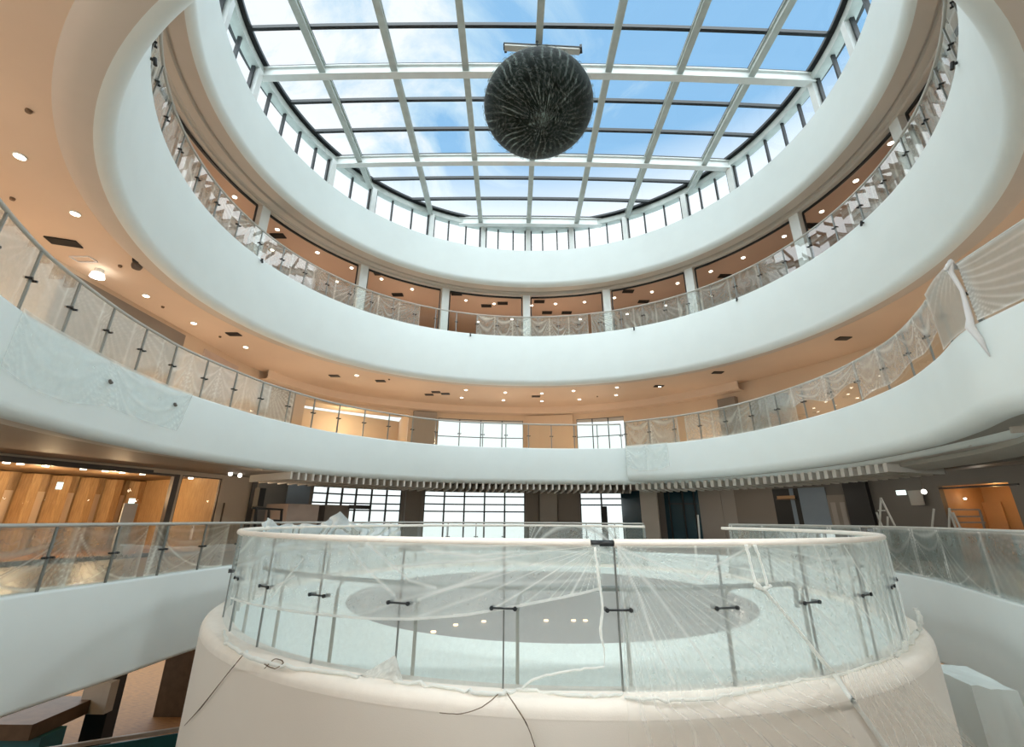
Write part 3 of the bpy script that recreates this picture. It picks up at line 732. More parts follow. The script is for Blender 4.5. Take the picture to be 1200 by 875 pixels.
rope('bunched_sheet', 'short rope of sheeting joining the tied strands on the right lookout glass', [(884,686),(893,690),(903,686)], [.02,.026,.02])
rope('sheet_hem', 'white rolled hem of sheeting along the left foot of the lookout glass', [(262,738),(266,752),(280,762),(300,772),(330,780),(370,785),(420,792)], [.012,.022,.02,.026,.02,.022,.018], wob=.03)
rope('sheet_hem', 'white rolled hem of sheeting along the middle foot of the lookout glass', [(462,798),(500,802),(540,808),(565,812),(590,812),(610,808),(640,811),(690,815),(730,813)], [.016,.018,.012,.02,.016,.02,.016,.014,.01], wob=.03)
rope('sheet_hem', 'white rolled hem of sheeting along the right foot of the lookout glass', [(732,817),(780,820),(830,818),(880,809),(930,799),(985,790),(1030,775),(1052,768)], [.016,.014,.018,.014,.02,.014,.016,.02], wob=.02)
rope('sheet_hem', 'crumpled hem of sheeting at the far right foot of the lookout glass', [(1050,768),(1066,752),(1076,738),(1078,722),(1070,712)], [.02,.03,.028,.034,.02], wob=.04)
# lump of crumpled film
mb = MB(); n1, n2 = 26, 12
T0 = [(413,797),(440,780),(458,770),(466,768),(470,800)]
for i in range(n1+1):
    for j_ in range(n2+1):
        u, v = i/n1, j_/n2; px = 412+60*u; topy = 798-30*min(1, u/.85)*(1 if u < .86 else (1-u)/.14)-1
        py = 800-(800-topy)*v; x, y, z = hit_cyl(px, py, DR+.04+.05*abs(nz(px*.12, py*.12)))
        mb.v.append((x, y, max(z, .1)))
for i in range(n1):
    for j_ in range(n2): a = i*(n2+1)+j_; mb.f.append((a, a+n2+1, a+n2+2, a+1)); mb.m.append(0)
o = mb.build('crumpled_sheet', M['filmthick'], None, True); set_fold(o, [rdg(nz(i*.7)*3, 3)*.8 for i in range(len(mb.v))]); tag(o, 'small crumpled pile of film against the foot of the lookout glass', 'plastic sheet')
# cables on the body
rope('cable', 'thin dark cord hanging down the left side of the lookout body', [(284,768),(262,795),(236,828),(216,850)], [.006,.004,.007,.003], 'brown', cat='cord', wob=.002)
rope('cable', 'short brown cord curling on the coping left of centre', [(585,812),(565,828),(540,836),(515,835)], [.004,.004,.004,.003], 'brown', cat='cord', wob=.002)
rope('cable', 'brown cord falling straight down below the middle of the lookout', [(594,812),(606,830),(618,850),(628,878)], [.004,.005,.005,.005], 'brown', cat='cord', wob=.002)
rope('cable', 'tiny looped tie on the coping at lower left', [(310,778),(322,783),(332,776),(322,772),(310,783)], [.006,.006,.006,.006,.004], 'brown', cat='cord', wob=.004)
# sheet spilling over the body at lower right and under centre
M['filmbody'] = film('body sheet', (.93,.90,.84), .20, .24, .015, 30)
def body_sheet(label, leftpx, rightpx, mat, seed, R=DRO+.03, n1=190, n2=80, hi=.35):
    def pos(u, v, f):
        lx, ly = interp2(leftpx, 1-v); rx, ry = interp2(rightpx, 1-v)
        px, py = lx+(rx-lx)*u, ly+(ry-ly)*u
        x, y, z = hit_cyl(px, py, R+.002*f)
        if z > .0: x, y, z = hit_z(px, py, .125)
        return (x, y, z)
    def fold(u, v): return rdg(u*13*(.7+.3*v)+.9*nz(u*3, v*2, seed)+seed*.3, 12)*(.35+.8*abs(nz(u*9, seed, 1)))
    return grid_sheet('dust_sheet', label, mat, n1, n2, pos, fold)
def interp2(P, t):
    n = len(P)-1; i = min(int(t*n), n-1); f = t*n-i; return (P[i][0]+(P[i+1][0]-P[i][0])*f, P[i][1]+(P[i+1][1]-P[i][1])*f)
body_sheet('sheer plastic sheet hanging over the lookout body right of centre', [(734,816),(736,840),(737,880)], [(968,796),(985,830),(1010,880)], 'filmbody', 1)
body_sheet('cloudy plastic sheet sliding off the lookout body at lower right', [(1050,770),(1085,810),(1150,880)], [(985,792),(1010,830),(1050,880)], 'filmbody', 2)
# ------------------------------------------------------------------ hanging globe
gc = Vector((.80, 10.42, CZ+12.55)); gr = 1.80; gq = .67
gl = thing('hanging_globe', 'large dark globe wrapped in clear plastic hanging under the skylight', 'lamp', tuple(gc))
def ball(r, q, nn, disp, name, mat, fold=None):
    mb = MB(); nu, nv = nn*2, nn; fv = []
    for j_ in range(nv+1):
        for i in range(nu):
            th, ph = PI*j_/nv, 2*PI*i/nu; d = Vector((math.sin(th)*math.cos(ph), math.sin(th)*math.sin(ph), math.cos(th)))
            f = fold(d) if fold else 0; rr = r+disp*(f+nz(d.x*3, d.y*3, d.z*3)); p = gc+Vector((d.x*rr, d.y*rr, d.z*rr*q)); mb.v.append(tuple(p)); fv.append(max(0, f))
    for j_ in range(nv):
        for i in range(nu): mb.f.append((j_*nu+i, (j_+1)*nu+i, (j_+1)*nu+(i+1)%nu, j_*nu+(i+1)%nu)); mb.m.append(0)
    o = sub(mb, name, mat, gl, True)
    if fold: set_fold(o, fv)
    return o
ball(gr-.05, gq, 40, .0, 'globe_body', M['globe'])
pd = Vector((.05, -.35, -.95)).normalized(); e1 = pd.orthogonal().normalized(); e2 = pd.cross(e1)
def wfold(d):
    a = math.atan2(d.dot(e1), d.dot(e2)); c = d.angle(pd)
    f = rdg(a*6.5+.8*nz(c*2.0, a*1.3), 16)*(.25+1.3*max(0, nz(a*2.7, c*1.8)+.25))
    h = rdg(nz(d.x*3.2+5, d.y*3.2, d.z*3.6)*6, 10)*.5
    return min(1, f+h*.7+max(0, 1-c/.20)*.55)
ball(gr, gq, 110, .008, 'plastic_wrap', M['wrap'], wfold)
mb = MB(); mb.tube([tuple(gc+Vector((0,0,gr*gq-.02))), (gc.x, gc.y, 17.0)], .03, 8); sub(mb, 'hanger', M['mull'], gl)
mb = MB(); mb.cyl((gc.x+.3, gc.y-.9, gc.z-gr*gq*.80), .03, .03, 10); sub(mb, 'spark_light', M['lampw'], gl)
hb = thing('lifting_beam', 'slim grey track beam fixed crosswise above the hanging globe', 'beam', (.95, 10.55, 16.5))
mb = MB(); mb.beam((-.32,10.45,16.72),(2.28,10.57,16.72), .20, .12); sub(mb, 'track', M['rail'], hb)
mb = MB(); mb.beam((-.36,10.45,16.76),(2.32,10.57,16.76), .24, .04); sub(mb, 'track_cap', M['mull'], hb)
for x in (-.33, 2.29): mb = MB(); mb.beam((x,10.40,16.74),(x+.05,10.62,16.74), .08, .14); sub(mb, 'end_stop', M['mull'], hb)
# ------------------------------------------------------------------ small ceiling fittings
def downlight(px, py, z, label, grp, r=.085, mat='lamp'):
    x, y, _ = hit_z(px, py, z-.03); mb = MB()
    mb.tube([(x,y,z-.001),(x,y,z-.025)], r*1.25, 18, 1); mb.tube([(x,y,z-.02),(x,y,z-.035)], r, 18, 0)
    tag(mb.build('downlight', [M[mat], M['steel']]), label, 'light', grp)
for p in [(23,184),(88,251),(171,347),(215,346),(227,379),(288,407),(318,398),(546,457),(541,466),(592,460),(590,469),(635,461),(635,470),(672,458),(679,468),(723,454),(722,463),(773,453),(1197,198),
          (418,440),(882,470),(905,462),(850,478)]:
    downlight(*p, 7.66, 'small round warm downlight in the ceiling over the middle gallery', 'downlights over the middle gallery', .078)
for p in [(372,296),(412,314),(416,346),(447,327),(483,339),(546,352),(579,356),(623,358),(651,356),(685,354),(720,349),(764,342),(794,332),(833,318),(871,302),(919,277),(963,248),(833,347),(275,231),(325,269),(319,293),(1003,212),(1044,168),
          (395,330),(560,377),(600,374),(680,374),(735,368),(780,358)]:
    downlight(*p, 13.25, 'small round warm downlight in the ceiling over the upper gallery', 'downlights over the upper gallery', .08)
tag_o = None
x, y, _ = hit_z(116, 318, 7.6); mb = MB(); mb.tube([(x,y,7.66),(x,y,7.52)], .10, 16, 1); mb.tube([(x,y,7.53),(x,y,7.42)], [.13,.16], 16, 0)
tag(mb.build('work_lamp', [M['lampw'], M['steel']]), 'glaring work lamp on the ceiling at the left of the middle gallery', 'lamp')
def vent(px, py, z, label, grp, w=.55, d=.3, ang=0.0):
    x, y, _ = hit_z(px, py, z); mb = MB(); c, s = math.cos(ang), math.sin(ang)
    a = Vector((c, s, 0)); b = Vector((-s, c, 0)); p = Vector((x, y, z-.02))
    mb.beam(tuple(p-a*w/2), tuple(p+a*w/2), d, .03)
    o = mb.build('ceiling_vent', M['black']); tag(o, label, 'vent', grp)
vent(75, 283, 7.66, 'large black ceiling slot at the left above the middle gallery', None, .62, .30, .3)
for p in [(274,391),(392,440),(503,462),(511,459),(522,461),(628,464),(841,436),(988,396),(772,452),(906,454),(891,453),(446,446)]:
    vent(*p, 7.66, 'black rectangular vent in the ceiling over the middle gallery', 'vents over the middle gallery', .45, .28)
for p in [(326,276),(445,320),(535,344),(570,358),(589,355),(632,353),(641,366),(664,366),(736,341),(754,353),(466,345),(849,323),(951,264)]:
    vent(*p, 13.25, 'black rectangular vent in the ceiling over the upper gallery', 'vents over the upper gallery', .60, .34)
def puck(px, py, z, r, h, label, mat='black', nm='ceiling_speaker', cat='speaker', grp=None):
    x, y, _ = hit_z(px, py, z); mb = MB(); mb.tube([(x,y,z),(x,y,z-h*.5),(x,y,z-h)], [r, r, r*.8], 16); tag(mb.build(nm, M[mat]), label, cat, grp)
puck(161, 310, 7.66, .12, .12, 'grey round speaker near the work lamp on the left ceiling', 'frame')
puck(160, 303, 7.66, .08, .10, 'small black sensor above the grey speaker on the left ceiling', 'black', 'sensor', 'sensor')
mb = MB(); x, y, _ = hit_z(98, 303, 7.66)
for a, b in (((-.25,-.12),(.25,-.12)),((.25,-.12),(.25,.12)),((.25,.12),(-.25,.12)),((-.25,.12),(-.25,-.12))): mb.beam((x+a[0],y+a[1],7.645),(x+b[0],y+b[1],7.645), .03, .03)
tag(mb.build('access_hatch', M['whiteb']), 'white rectangular access hatch frame near the work lamp', 'hatch')
for px, py in [(34,129),(15,232),(141,311),(191,359),(258,394),(293,388),(456,444),(700,464),(760,352-0)]:
    if py > 340 and px == 760: continue
    puck(px, py, 7.66, .045, .05, 'tiny dark sprinkler on the ceiling over the middle gallery', 'brown', 'sprinkler', 'sprinkler', 'sprinklers over the middle gallery')
# little black spotlights clipped under the upper gallery edge
for px, py in [(184,70),(304,303),(551,393),(746,388),(871,351),(1016,259),(1113,78)]:
    s = P3.near(px, py, 10.05); x, y, nx, ny = P3.at(s, -.06); mb = MB(); mb.tube([(x,y,10.06),(x-nx*.04,y-ny*.04,9.9)], .035, 8); mb.beam((x+nx*.06,y+ny*.06,10.0),(x,y,10.0), .04, .04)
    tag(mb.build('clip_light', M['black']), 'tiny black spotlight clipped to the top edge of the upper fascia', 'light', 'clip lights on the upper fascia')
for px, py in [(126,447),(203,474)]:
    s, z = P2.azi(px, py); x, y, nx, ny = P2.at(s, -.03); mb = MB(); mb.tube([(x,y,z+.03),(x-nx*.05,y-ny*.05,z-.03)], .035, 8)
    tag(mb.build('clip_light', M['frame']), 'small grey clip fitting under the draped sheet on the left fascia', 'light', 'fittings on the left fascia')
# ------------------------------------------------------------------ slatted soffit under the middle gallery
sl = thing('slatted_soffit', 'row of pale radial slats under the far edge of the middle gallery', 'soffit', (0, 19, 2.5))
sA, sB = P2.azi(738, 560)[0], P2.azi(345, 552)[0]
nn = 52
for i in range(nn):
    s = sA+(sB-sA)*i/(nn-1); a = P2.at(s, .10); b = P2.at(s, 2.2); mb = MB()
    mb.beam((a[0],a[1],2.71),(b[0],b[1],2.66), .07, .24); sub(mb, 'slat', M['lip'], sl)
sweep(P2, [(2.2, 3.05), (2.2, 2.55), (2.3, 2.55), (2.3, 3.05)], [M['taupe']], 'back_beam', None, sA, sB-1.6, .4, parent=sl)
rA, rB = P2R.azi(1012, 545)[0], P2R.L-.2
for i in range(34):
    s = rA+(rB-rA)*i/33; a = P2R.at(s, .55); b = P2R.at(s, 2.0); mb = MB()
    mb.beam((a[0],a[1],2.72),(b[0],b[1],2.66), .13, .26); sub(mb, 'slat', M['slat'], sl)
# right side: projecting slab edge, edge beam and panelled soffit
pr = [(.36, 4.3), (.36, 4.40)] + arc(.05, 4.35, .05, 90, 180, 3) + arc(.30, 2.92+.30, .30, 180, 270, 7) + [(.9, 2.95), (.9, 3.3)]
struct(sweep(P2R, pr, [M['white'], M['soffit']], 'trim_7', [0]*(len(pr)-3)+[1, 1], 0, P2R.L, .2, True), 'white projecting slab edge on the right of the middle gallery')
struct(sweep(P2R, [(.9, 2.95), (.9, 2.72), (1.3, 2.62), (1.5, 2.62), (1.5, 3.05)], [M['soffit']], 'trim_8', None, 0, P2R.L-1, .3), 'beige curved edge beam under the right side of the middle gallery')
struct(sweep(P2R, [(2.1, 2.95), (2.1, 2.66), (2.5, 2.66), (2.5, 2.95)], [M['taupe']], 'trim_9', None, 0, P2R.L-1, .3))
for i in range(7):
    s = 3.0+i*1.5; a = P2R.at(s, .6); b = P2R.at(s, 2.2); mb = MB(); mb.beam((a[0],a[1],2.9),(b[0],b[1],2.9), .08, .14)
    tag(mb.build('soffit_rib', M['lip']), 'pale cross rib in the soffit under the right gallery edge', 'rib', 'soffit ribs under the right gallery')
# ------------------------------------------------------------------ middle gallery walls (z 4.3..7.66)
def px_s(plan, px, py=505): return plan.azi(px, py)[0]
ops2 = sorted([(px_s(W2, 478), px_s(W2, 352), 7.05), (px_s(W2, 613), px_s(W2, 513), 6.95), (px_s(W2, 732), px_s(W2, 676), 6.95)])
cur = W2.azi(1100, 400)[0]-8; endS = W2.azi(60, 330)[0]+6; parts = []
for a, b, zt in ops2:
    parts.append(wallmesh(W2, cur, a, 4.3, 7.66)); parts.append(wallmesh(W2, a, b, zt, 7.66)); cur = b
parts.append(wallmesh(W2, cur, endS, 4.3, 7.66))
struct(merge(parts).build('wall_2', M['beige']))
# curved bulkhead band
struct(sweep(W2, [(-.5, 7.66), (-.5, 7.30), (-.42, 7.26), (0, 7.26)], [M['ceil']], 'trim_10', None, px_s(W2, 880), px_s(W2, 290), .3))
# windows of the far middle gallery
def window_frame(name, label, plan, s0, s1, z0, z1, nx_, zs, mat='mull', pane='pane', w=.07, off=.1):
    r = thing(name, label, 'window', (*plan.at((s0+s1)/2, off)[:2], z0), kind='structure')
    mb = MB()
    for i in range(nx_+1):
        x, y, a, b = plan.at(s0+(s1-s0)*i/nx_, off); mb.beam((x,y,z0),(x,y,z1), w, w, 0, (a,b,0))
    for z in [z0, z1]+list(zs):
        for i in range(nx_):
            p = plan.at(s0+(s1-s0)*i/nx_, off); q = plan.at(s0+(s1-s0)*(i+1)/nx_, off); mb.beam((p[0],p[1],z),(q[0],q[1],z), w*.8, w*.8)
    sub(mb, 'window_frame', M[mat], r)
    mb = MB()
    for i in range(nx_):
        p = plan.at(s0+(s1-s0)*i/nx_, off+.02); q = plan.at(s0+(s1-s0)*(i+1)/nx_, off+.02); mb.quad((p[0],p[1],z0),(q[0],q[1],z0),(q[0],q[1],z1),(p[0],p[1],z1))
    sub(mb, 'glass_pane', M[pane], r); return r
window_frame('window_2', 'bright window of the middle gallery left of centre', W2, ops2[1][0], ops2[1][1], 4.3, 6.95, 4, [5.9], w=.05)
window_frame('window_3', 'bright window of the middle gallery right of centre', W2, ops2[0][0], ops2[0][1], 4.3, 6.95, 3, [5.9], w=.05)
# lit room behind the left opening
a, b = W2.at(ops2[2][0], .3), W2.at(ops2[2][1], .3); A, B = W2.at(ops2[2][0], 5), W2.at(ops2[2][1], 5)
mb = MB()
mb.quad((A[0],A[1],4.3),(B[0],B[1],4.3),(B[0],B[1],7.6),(A[0],A[1],7.6)); mb.quad((a[0],a[1],4.3),(A[0],A[1],4.3),(A[0],A[1],7.6),(a[0],a[1],7.6)); mb.quad((b[0],b[1],4.3),(B[0],B[1],4.3),(B[0],B[1],7.6),(b[0],b[1],7.6))
struct(mb.build('wall_room', M['ceil']))
# dark recess openings on the left wall
def wall_panel(name, label, cat, plan, px0, px1, pyr, z0, z1, mat, off=-.05, th=.08, struct_=False, grp=None):
    s0, s1 = px_s(plan, px0, pyr), px_s(plan, px1, pyr); mb = wallmesh(plan, min(s0, s1), max(s0, s1), z0, z1, th); 
    sh = []
    for v in mb.v: sh.append(v)
    cx = .5; cy = 11.3
    mb.v = [(v[0]+(cx-v[0])/math.hypot(cx-v[0], cy-v[1])*(-off), v[1]+(cy-v[1])/math.hypot(cx-v[0], cy-v[1])*(-off), v[2]) for v in sh]
    o = mb.build(name, M[mat])
    return struct(o, label) if struct_ else tag(o, label, cat, grp)
wall_panel('recess_panel', 'long dark recessed panel high on the left wall of the middle gallery', 'panel', W2, 62, 228, 350, 5.6, 7.50, 'taupe', -.06)
wall_panel('recess_panel', 'short tan recessed panel next to the long dark one on the left wall', 'panel', W2, 238, 282, 415, 5.6, 7.40, 'ply', -.06)
wall_panel('recess_panel', 'grey brown panel under the far left end of the curved bulkhead', 'panel', W2, 300, 345, 470, 5.0, 7.2, 'taupelight', -.06)
wall_panel('wall_pier', 'beige pier between the two bright middle gallery windows', 'pier', W2, 618, 672, 505, 4.3, 7.2, 'beige', -.25, .3)
wall_panel('wall_pier', 'grey brown pier left of the bright middle gallery window', 'pier', W2, 482, 510, 505, 4.3, 7.2, 'taupelight', -.25, .3)
wall_panel('wall_pier', 'dark box behind the projecting rail on the far wall', 'pier', W2, 846, 868, 490, 5.0, 7.0, 'taupe', -.3, .3)
wall_panel('wall_pier', 'broad grey screen board behind the projecting rail', 'screen', W2, 905, 960, 480, 4.3, 6.2, 'taupe', -2.0, .1)
# ------------------------------------------------------------------ lowest gallery walls (z 0..3.05)
Z1T = 3.05
def S_(px, py=590): return W1.azi(px, py)[0]
holes = sorted([(S_(200), S_(-150), 2.90), (S_(255), S_(206), 2.90), (S_(470), S_(365), 3.0), (S_(615), S_(497), 3.0), (S_(730), S_(680), 2.9), (S_(1190), S_(1105), 2.55)])
cur = 0.0; segs = {'right': [], 'far': [], 'left': []}
sR, sL = S_(905), S_(300)
def addseg(a, b, z0, z1):
    if b-a < .01: return
    m_ = (a+b)/2; segs['right' if m_ < sR else 'far' if m_ < sL else 'left'].append(wallmesh(W1, a, b, z0, z1))
for a, b, zt in holes:
    cuts = [cur]+[c for c in (sR, sL) if cur < c < a]+[a]
    for p, q in zip(cuts[:-1], cuts[1:]): addseg(p, q, 0, Z1T)
    addseg(a, b, zt, Z1T); cur = b
addseg(cur, W1.L-.01, 0, Z1T)
struct(merge(segs['right']).build('wall_right', M['dark'])); struct(merge(segs['far']).build('wall_far', M['taupelight'])); struct(merge(segs['left']).build('wall_left', M['beige']))
window_frame('window_4', 'wide bronze framed shop window at the far left', W1, S_(200), S_(-150), .05, 2.90, 1, [], 'frame', w=.20)
window_frame('window_5', 'narrow bronze framed shop window beside the wide one', W1, S_(255), S_(206), .05, 2.90, 1, [], 'frame', w=.10)
window_frame('window_6', 'bright gridded window behind the tan crate', W1, S_(470), S_(365), .05, 3.0, 6, [.9, 1.75, 2.1, 2.55], w=.09)
window_frame('window_7', 'wide bright gridded window at the centre of the lowest gallery', W1, S_(615), S_(497), .05, 3.0, 5, [1.75, 2.15, 2.6], w=.09)
window_frame('window_8', 'bright gridded window with dark door frame right of centre', W1, S_(730), S_(680), .05, 2.9, 2, [2.15, 2.5], w=.09)
# shop interior on the left
room = MB()
q0, q1 = W1.at(S_(256), 6.5), W1.at(S_(-150), 6.5); a0, a1 = W1.at(S_(257), .3), W1.at(S_(-150), .3)
room.quad((q0[0],q0[1],0),(q1[0],q1[1],0),(q1[0],q1[1],3),(q0[0],q0[1],3)); room.quad((a0[0],a0[1],0),(q0[0],q0[1],0),(q0[0],q0[1],3),(a0[0],a0[1],3)); room.quad((a1[0],a1[1],0),(q1[0],q1[1],0),(q1[0],q1[1],3),(a1[0],a1[1],3))
struct(room.build('wall_shop', M['woodp']))
rm = MB(); rm.quad((a0[0],a0[1],0.005),(q0[0],q0[1],0.005),(q1[0],q1[1],0.005),(a1[0],a1[1],0.005)); struct(rm.build('floor_shop', M['wood']))
rm = MB(); rm.quad((a0[0],a0[1],3.0),(q0[0],q0[1],3.0),(q1[0],q1[1],3.0),(a1[0],a1[1],3.0)); struct(rm.build('ceiling_shop', M['brown']))
for i in range(11):
    t = .04+i*.092; x = q0[0]+(q1[0]-q0[0])*t; y = q0[1]+(q1[1]-q0[1])*t; k = .25
    mb = MB(); mb.box((x+.1,y-.18,0),(x+.6,y+.18,2.95)); tag(mb.build('shop_pillar', M['woodp']), 'light timber pillar against the back wall of the lit shop', 'pillar', 'timber pillars in the lit shop')
    if i < 10:
        x2 = x+(q1[0]-q0[0])*.046; y2 = y+(q1[1]-q0[1])*.046; mb = MB(); mb.box((x2+.08,y2-.28,.9),(x2+.16,y2+.28,2.3)); 
        tag(mb.build('display_niche', M['beige']), 'pale lit niche between timber pillars in the shop', 'niche', 'pale niches in the lit shop')
def wpt(px, py, off, z=None):
    s, zz = W1.azi(px, py, off); x, y, nx, ny = W1.at(s, off); d = ray(px, py); k = math.hypot(x, y)/math.hypot(d[0], d[1])
    return x, y, CZ+d[2]*k, nx, ny
def wboard(name, label, cat, px0, px1, py0, py1, off, mat, th=.06, z0=None, z1=None, grp=None):
    xa, ya, za, nx, ny = wpt(px0, py1, off); xb, yb, zb, _, _ = wpt(px1, py0, off)
    lo = z0 if z0 is not None else min(za, zb); hi = z1 if z1 is not None else max(za, zb); mb = MB()
    p = [(xa,ya),(xb,yb),(xb+nx*th,yb+ny*th),(xa+nx*th,ya+ny*th)]
    for i in range(4): a, b = p[i], p[(i+1) % 4]; mb.quad((a[0],a[1],lo),(b[0],b[1],lo),(b[0],b[1],hi),(a[0],a[1],hi))
    mb.quad(*[(q[0],q[1],hi) for q in p]); mb.quad(*[(q[0],q[1],lo) for q in p])
    return tag(mb.build(name, M[mat]), label, cat, grp)
wboard('display_board', 'white freestanding board inside the lit shop', 'board', 132, 162, 590, 640, 1.5, 'whiteb', z0=.01)
wboard('exit_sign', 'small white exit sign hanging in the lit shop at the left', 'sign', 66, 75, 565, 573, 1.2, 'exit')
wboard('exit_sign', 'small white exit sign above the board in the lit shop', 'sign', 151, 159, 584, 590, 1.8, 'exit')
wboard('wall_slot', 'narrow dark vertical handle slot in the beige wall right of the shop', 'handle', 259, 263, 589, 613, -.08, 'brown')
wboard('wall_pier', 'bronze edge post at the right end of the beige wall', 'post', 291, 297, 563, 625, -.1, 'frame', z0=0, z1=3.0)
for px, py in [(2,557),(18,560),(48,562),(95,558),(166,559),(120,563),(140,565),(222,567),(247,567)]:
    x, y, z, _, _ = wpt(px, py, 2.0); z = min(z, 2.93); mb = MB(); mb.tube([(x,y,2.99),(x,y,2.94)], .09, 12); tag(mb.build('downlight', M['lamp']), 'small warm downlight inside the lit shop at the left', 'light', 'downlights in the lit shop')
for (px, py, lb) in [(270,555,'left one of two bright downlights over the beige wall'),(281,557,'right one of two bright downlights over the beige wall'),(330,563,'bright downlight over the tan crate'),(358,565,'round white lamp right of the tan crate'),
                  (666,571,'white ball lamp hanging under the slats near centre'),(887,564,'white wall lamp on the right of the lowest gallery'),(1083,576,'bright white lamp beside the exit sign on the right')]:
    x, y, z, _, _ = wpt(px, py, -1.2); mb = MB(); r = .075
    for k in range(8): pass
    mb.tube([(x,y,z+r),(x,y,z+r*.7),(x,y,z),(x,y,z-r*.7),(x,y,z-r)], [r*.2,r*.75,r,r*.75,r*.2], 14); mb.tube([(x,y,z+r),(x,y,3.04)], .012, 6, 1)
    tag(mb.build('ball_lamp', [M['lampw'], M['frame']], None, True), lb, 'lamp')
# far wall fittings, left to right
wboard('wall_panel', 'blue grey board wall left of the far gridded window', 'panel', 329, 364, 572, 625, -.6, 'bluegrey', z0=0, z1=3.0)
wboard('storage_crate', 'large tan board enclosure with darker right side, left of the far window', 'enclosure', 331, 374, 591, 630, -2.2, 'ply', 1.6, z0=0)
wboard('storage_crate', 'dark brown box behind the tan enclosure', 'box', 376, 410, 592, 630, -1.6, 'taupe', 1.0, z0=0)
mb = MB()
for (p, q) in (((295,595),(331,597)),((300,595),(298,625)),((315,596),(313,625)),((330,597),(328,625)),((313,609),(329,610))):
    A = wpt(*p, -3.0); B = wpt(*q, -3.0); mb.beam(A[:3], B[:3], .07, .07)
tag(mb.build('guard_frame', M['black']), 'black metal guard frame left of the tan enclosure', 'frame')
wboard('black_bag', 'black bundle hanging above the black guard frame', 'bundle', 301, 312, 572, 593, -2.6, 'black', .3)
wboard('monitor', 'dark screen on a stand in front of the far gridded window', 'screen', 409, 434, 592, 596, -2.0, 'black', .1)
wboard('bay_column', 'wide grey brown column between the two far gridded windows', 'column', 472, 495, 565, 630, -.5, 'taupe', .5, z0=0, z1=3.0)
wboard('bay_column', 'light taupe pilaster right of the central window', 'column', 633, 652, 565, 630, -.5, 'taupelight', .5, z0=0, z1=3.0)
wboard('bay_column', 'dark taupe pilaster beside the central window', 'column', 617, 631, 565, 630, -.2, 'taupe', .3, z0=0, z1=3.0)
wboard('wall_panel', 'dark taupe panel left of the right gridded window', 'panel', 655, 678, 565, 630, -.2, 'taupe', .2, z0=0, z1=3.0)
wboard('door_frame', 'dark upright of the door frame in the right gridded window', 'frame', 706, 711, 593, 630, -.15, 'black', .1, z0=0)
wboard('glazed_screen', 'dark teal glazed panel right of the far gridded windows', 'panel', 731, 755, 573, 630, -.12, 'teal', .08, z0=0, z1=2.9)
wboard('bay_column', 'pale grey slim column right of the teal panel', 'column', 754, 768, 568, 630, -1.2, 'lip', .4, z0=0, z1=3.0)
wboard('wall_panel', 'brown taupe wall strip beside the slim pale column', 'panel', 769, 781, 570, 630, -.12, 'taupe', .1, z0=0, z1=3.0)
tg = wboard('glass_door', 'dark teal double glazed door on the right of the far wall', 'door', 783, 817, 573, 630, -.15, 'teal', .08, z0=0, z1=2.85)
mb = MB()
for px in (783, 799, 812):
    A = wpt(px, 574, -.22); mb.beam((A[0],A[1],0),(A[0],A[1],2.85), .07, .05)
for py in (590,):
    A = wpt(783, py, -.22); B = wpt(817, py, -.22); mb.beam(A[:3], B[:3], .05, .05)
sub(mb, 'door_frame', M['black'], tg)
for (p, q, mt, lb, o_) in ((819,842,'taupelight','tall light taupe wall panel right of the teal door',-.12),(844,866,'taupelight','mid taupe wall panel, second right of the teal door',-.05),(868,903,'taupe','dark taupe wall panel left of the dark shop window',-.10)):
    wboard('wall_panel', lb, 'panel', p, q, 565, 630, o_, mt, .05, z0=0, z1=3.0)
sh = wboard('shop_window', 'black shop window with a shelf of small lit goods', 'window', 908, 934, 570, 630, -.1, 'black', .05, z0=0, z1=2.75)
A = wpt(911, 585, -.2); B = wpt(932, 585, -.2)
mb = MB(); mb.beam(A[:3], B[:3], .25, .03); sub(mb, 'shelf', M['brown'], sh)
for i in range(14):
    t = (i+.5)/14; mb = MB(); mb.cyl((A[0]+(B[0]-A[0])*t, A[1]+(B[1]-A[1])*t, A[2]+.02), .03, .13, 8); tag(mb.build('jar', M['orange']), 'small amber jar on the shelf in the black shop window', 'jar', 'jars in the black shop window')
gp = wboard('glazed_screen', 'reflective grey glass panel beside the black shop window', 'panel', 935, 966, 572, 630, -.1, 'bluegrey', .04, z0=0, z1=2.75)
dd_ = wboard('double_door', 'grey double door on the right of the lowest gallery', 'door', 970, 1000, 580, 630, -.08, 'taupe', .06, z0=0, z1=2.4)
for p, q in ((973,979),(984,990),(992,998)):
    A = wpt(p, 590, -.12); B = wpt(q, 590, -.12); mb = MB(); mb.quad((A[0],A[1],.3),(B[0],B[1],.3),(B[0],B[1],2.1),(A[0],A[1],2.1)); sub(mb, 'door_light', M['taupelight'], dd_)
wboard('bay_column', 'black slanting looking post right of the grey double door', 'post', 1001, 1012, 560, 630, -.3, 'black', .3, z0=0, z1=3.0)['label'] = 'black post right of the grey double door'
wboard('exit_sign', 'pale mint exit sign on the dark right wall', 'sign', 1051, 1060, 574, 580, -.5, 'exit')
wboard('wall_panel', 'grey sheet leaning on the dark right wall beside the white lamp', 'panel', 1068, 1079, 574, 592, -.2, 'taupelight', .04)
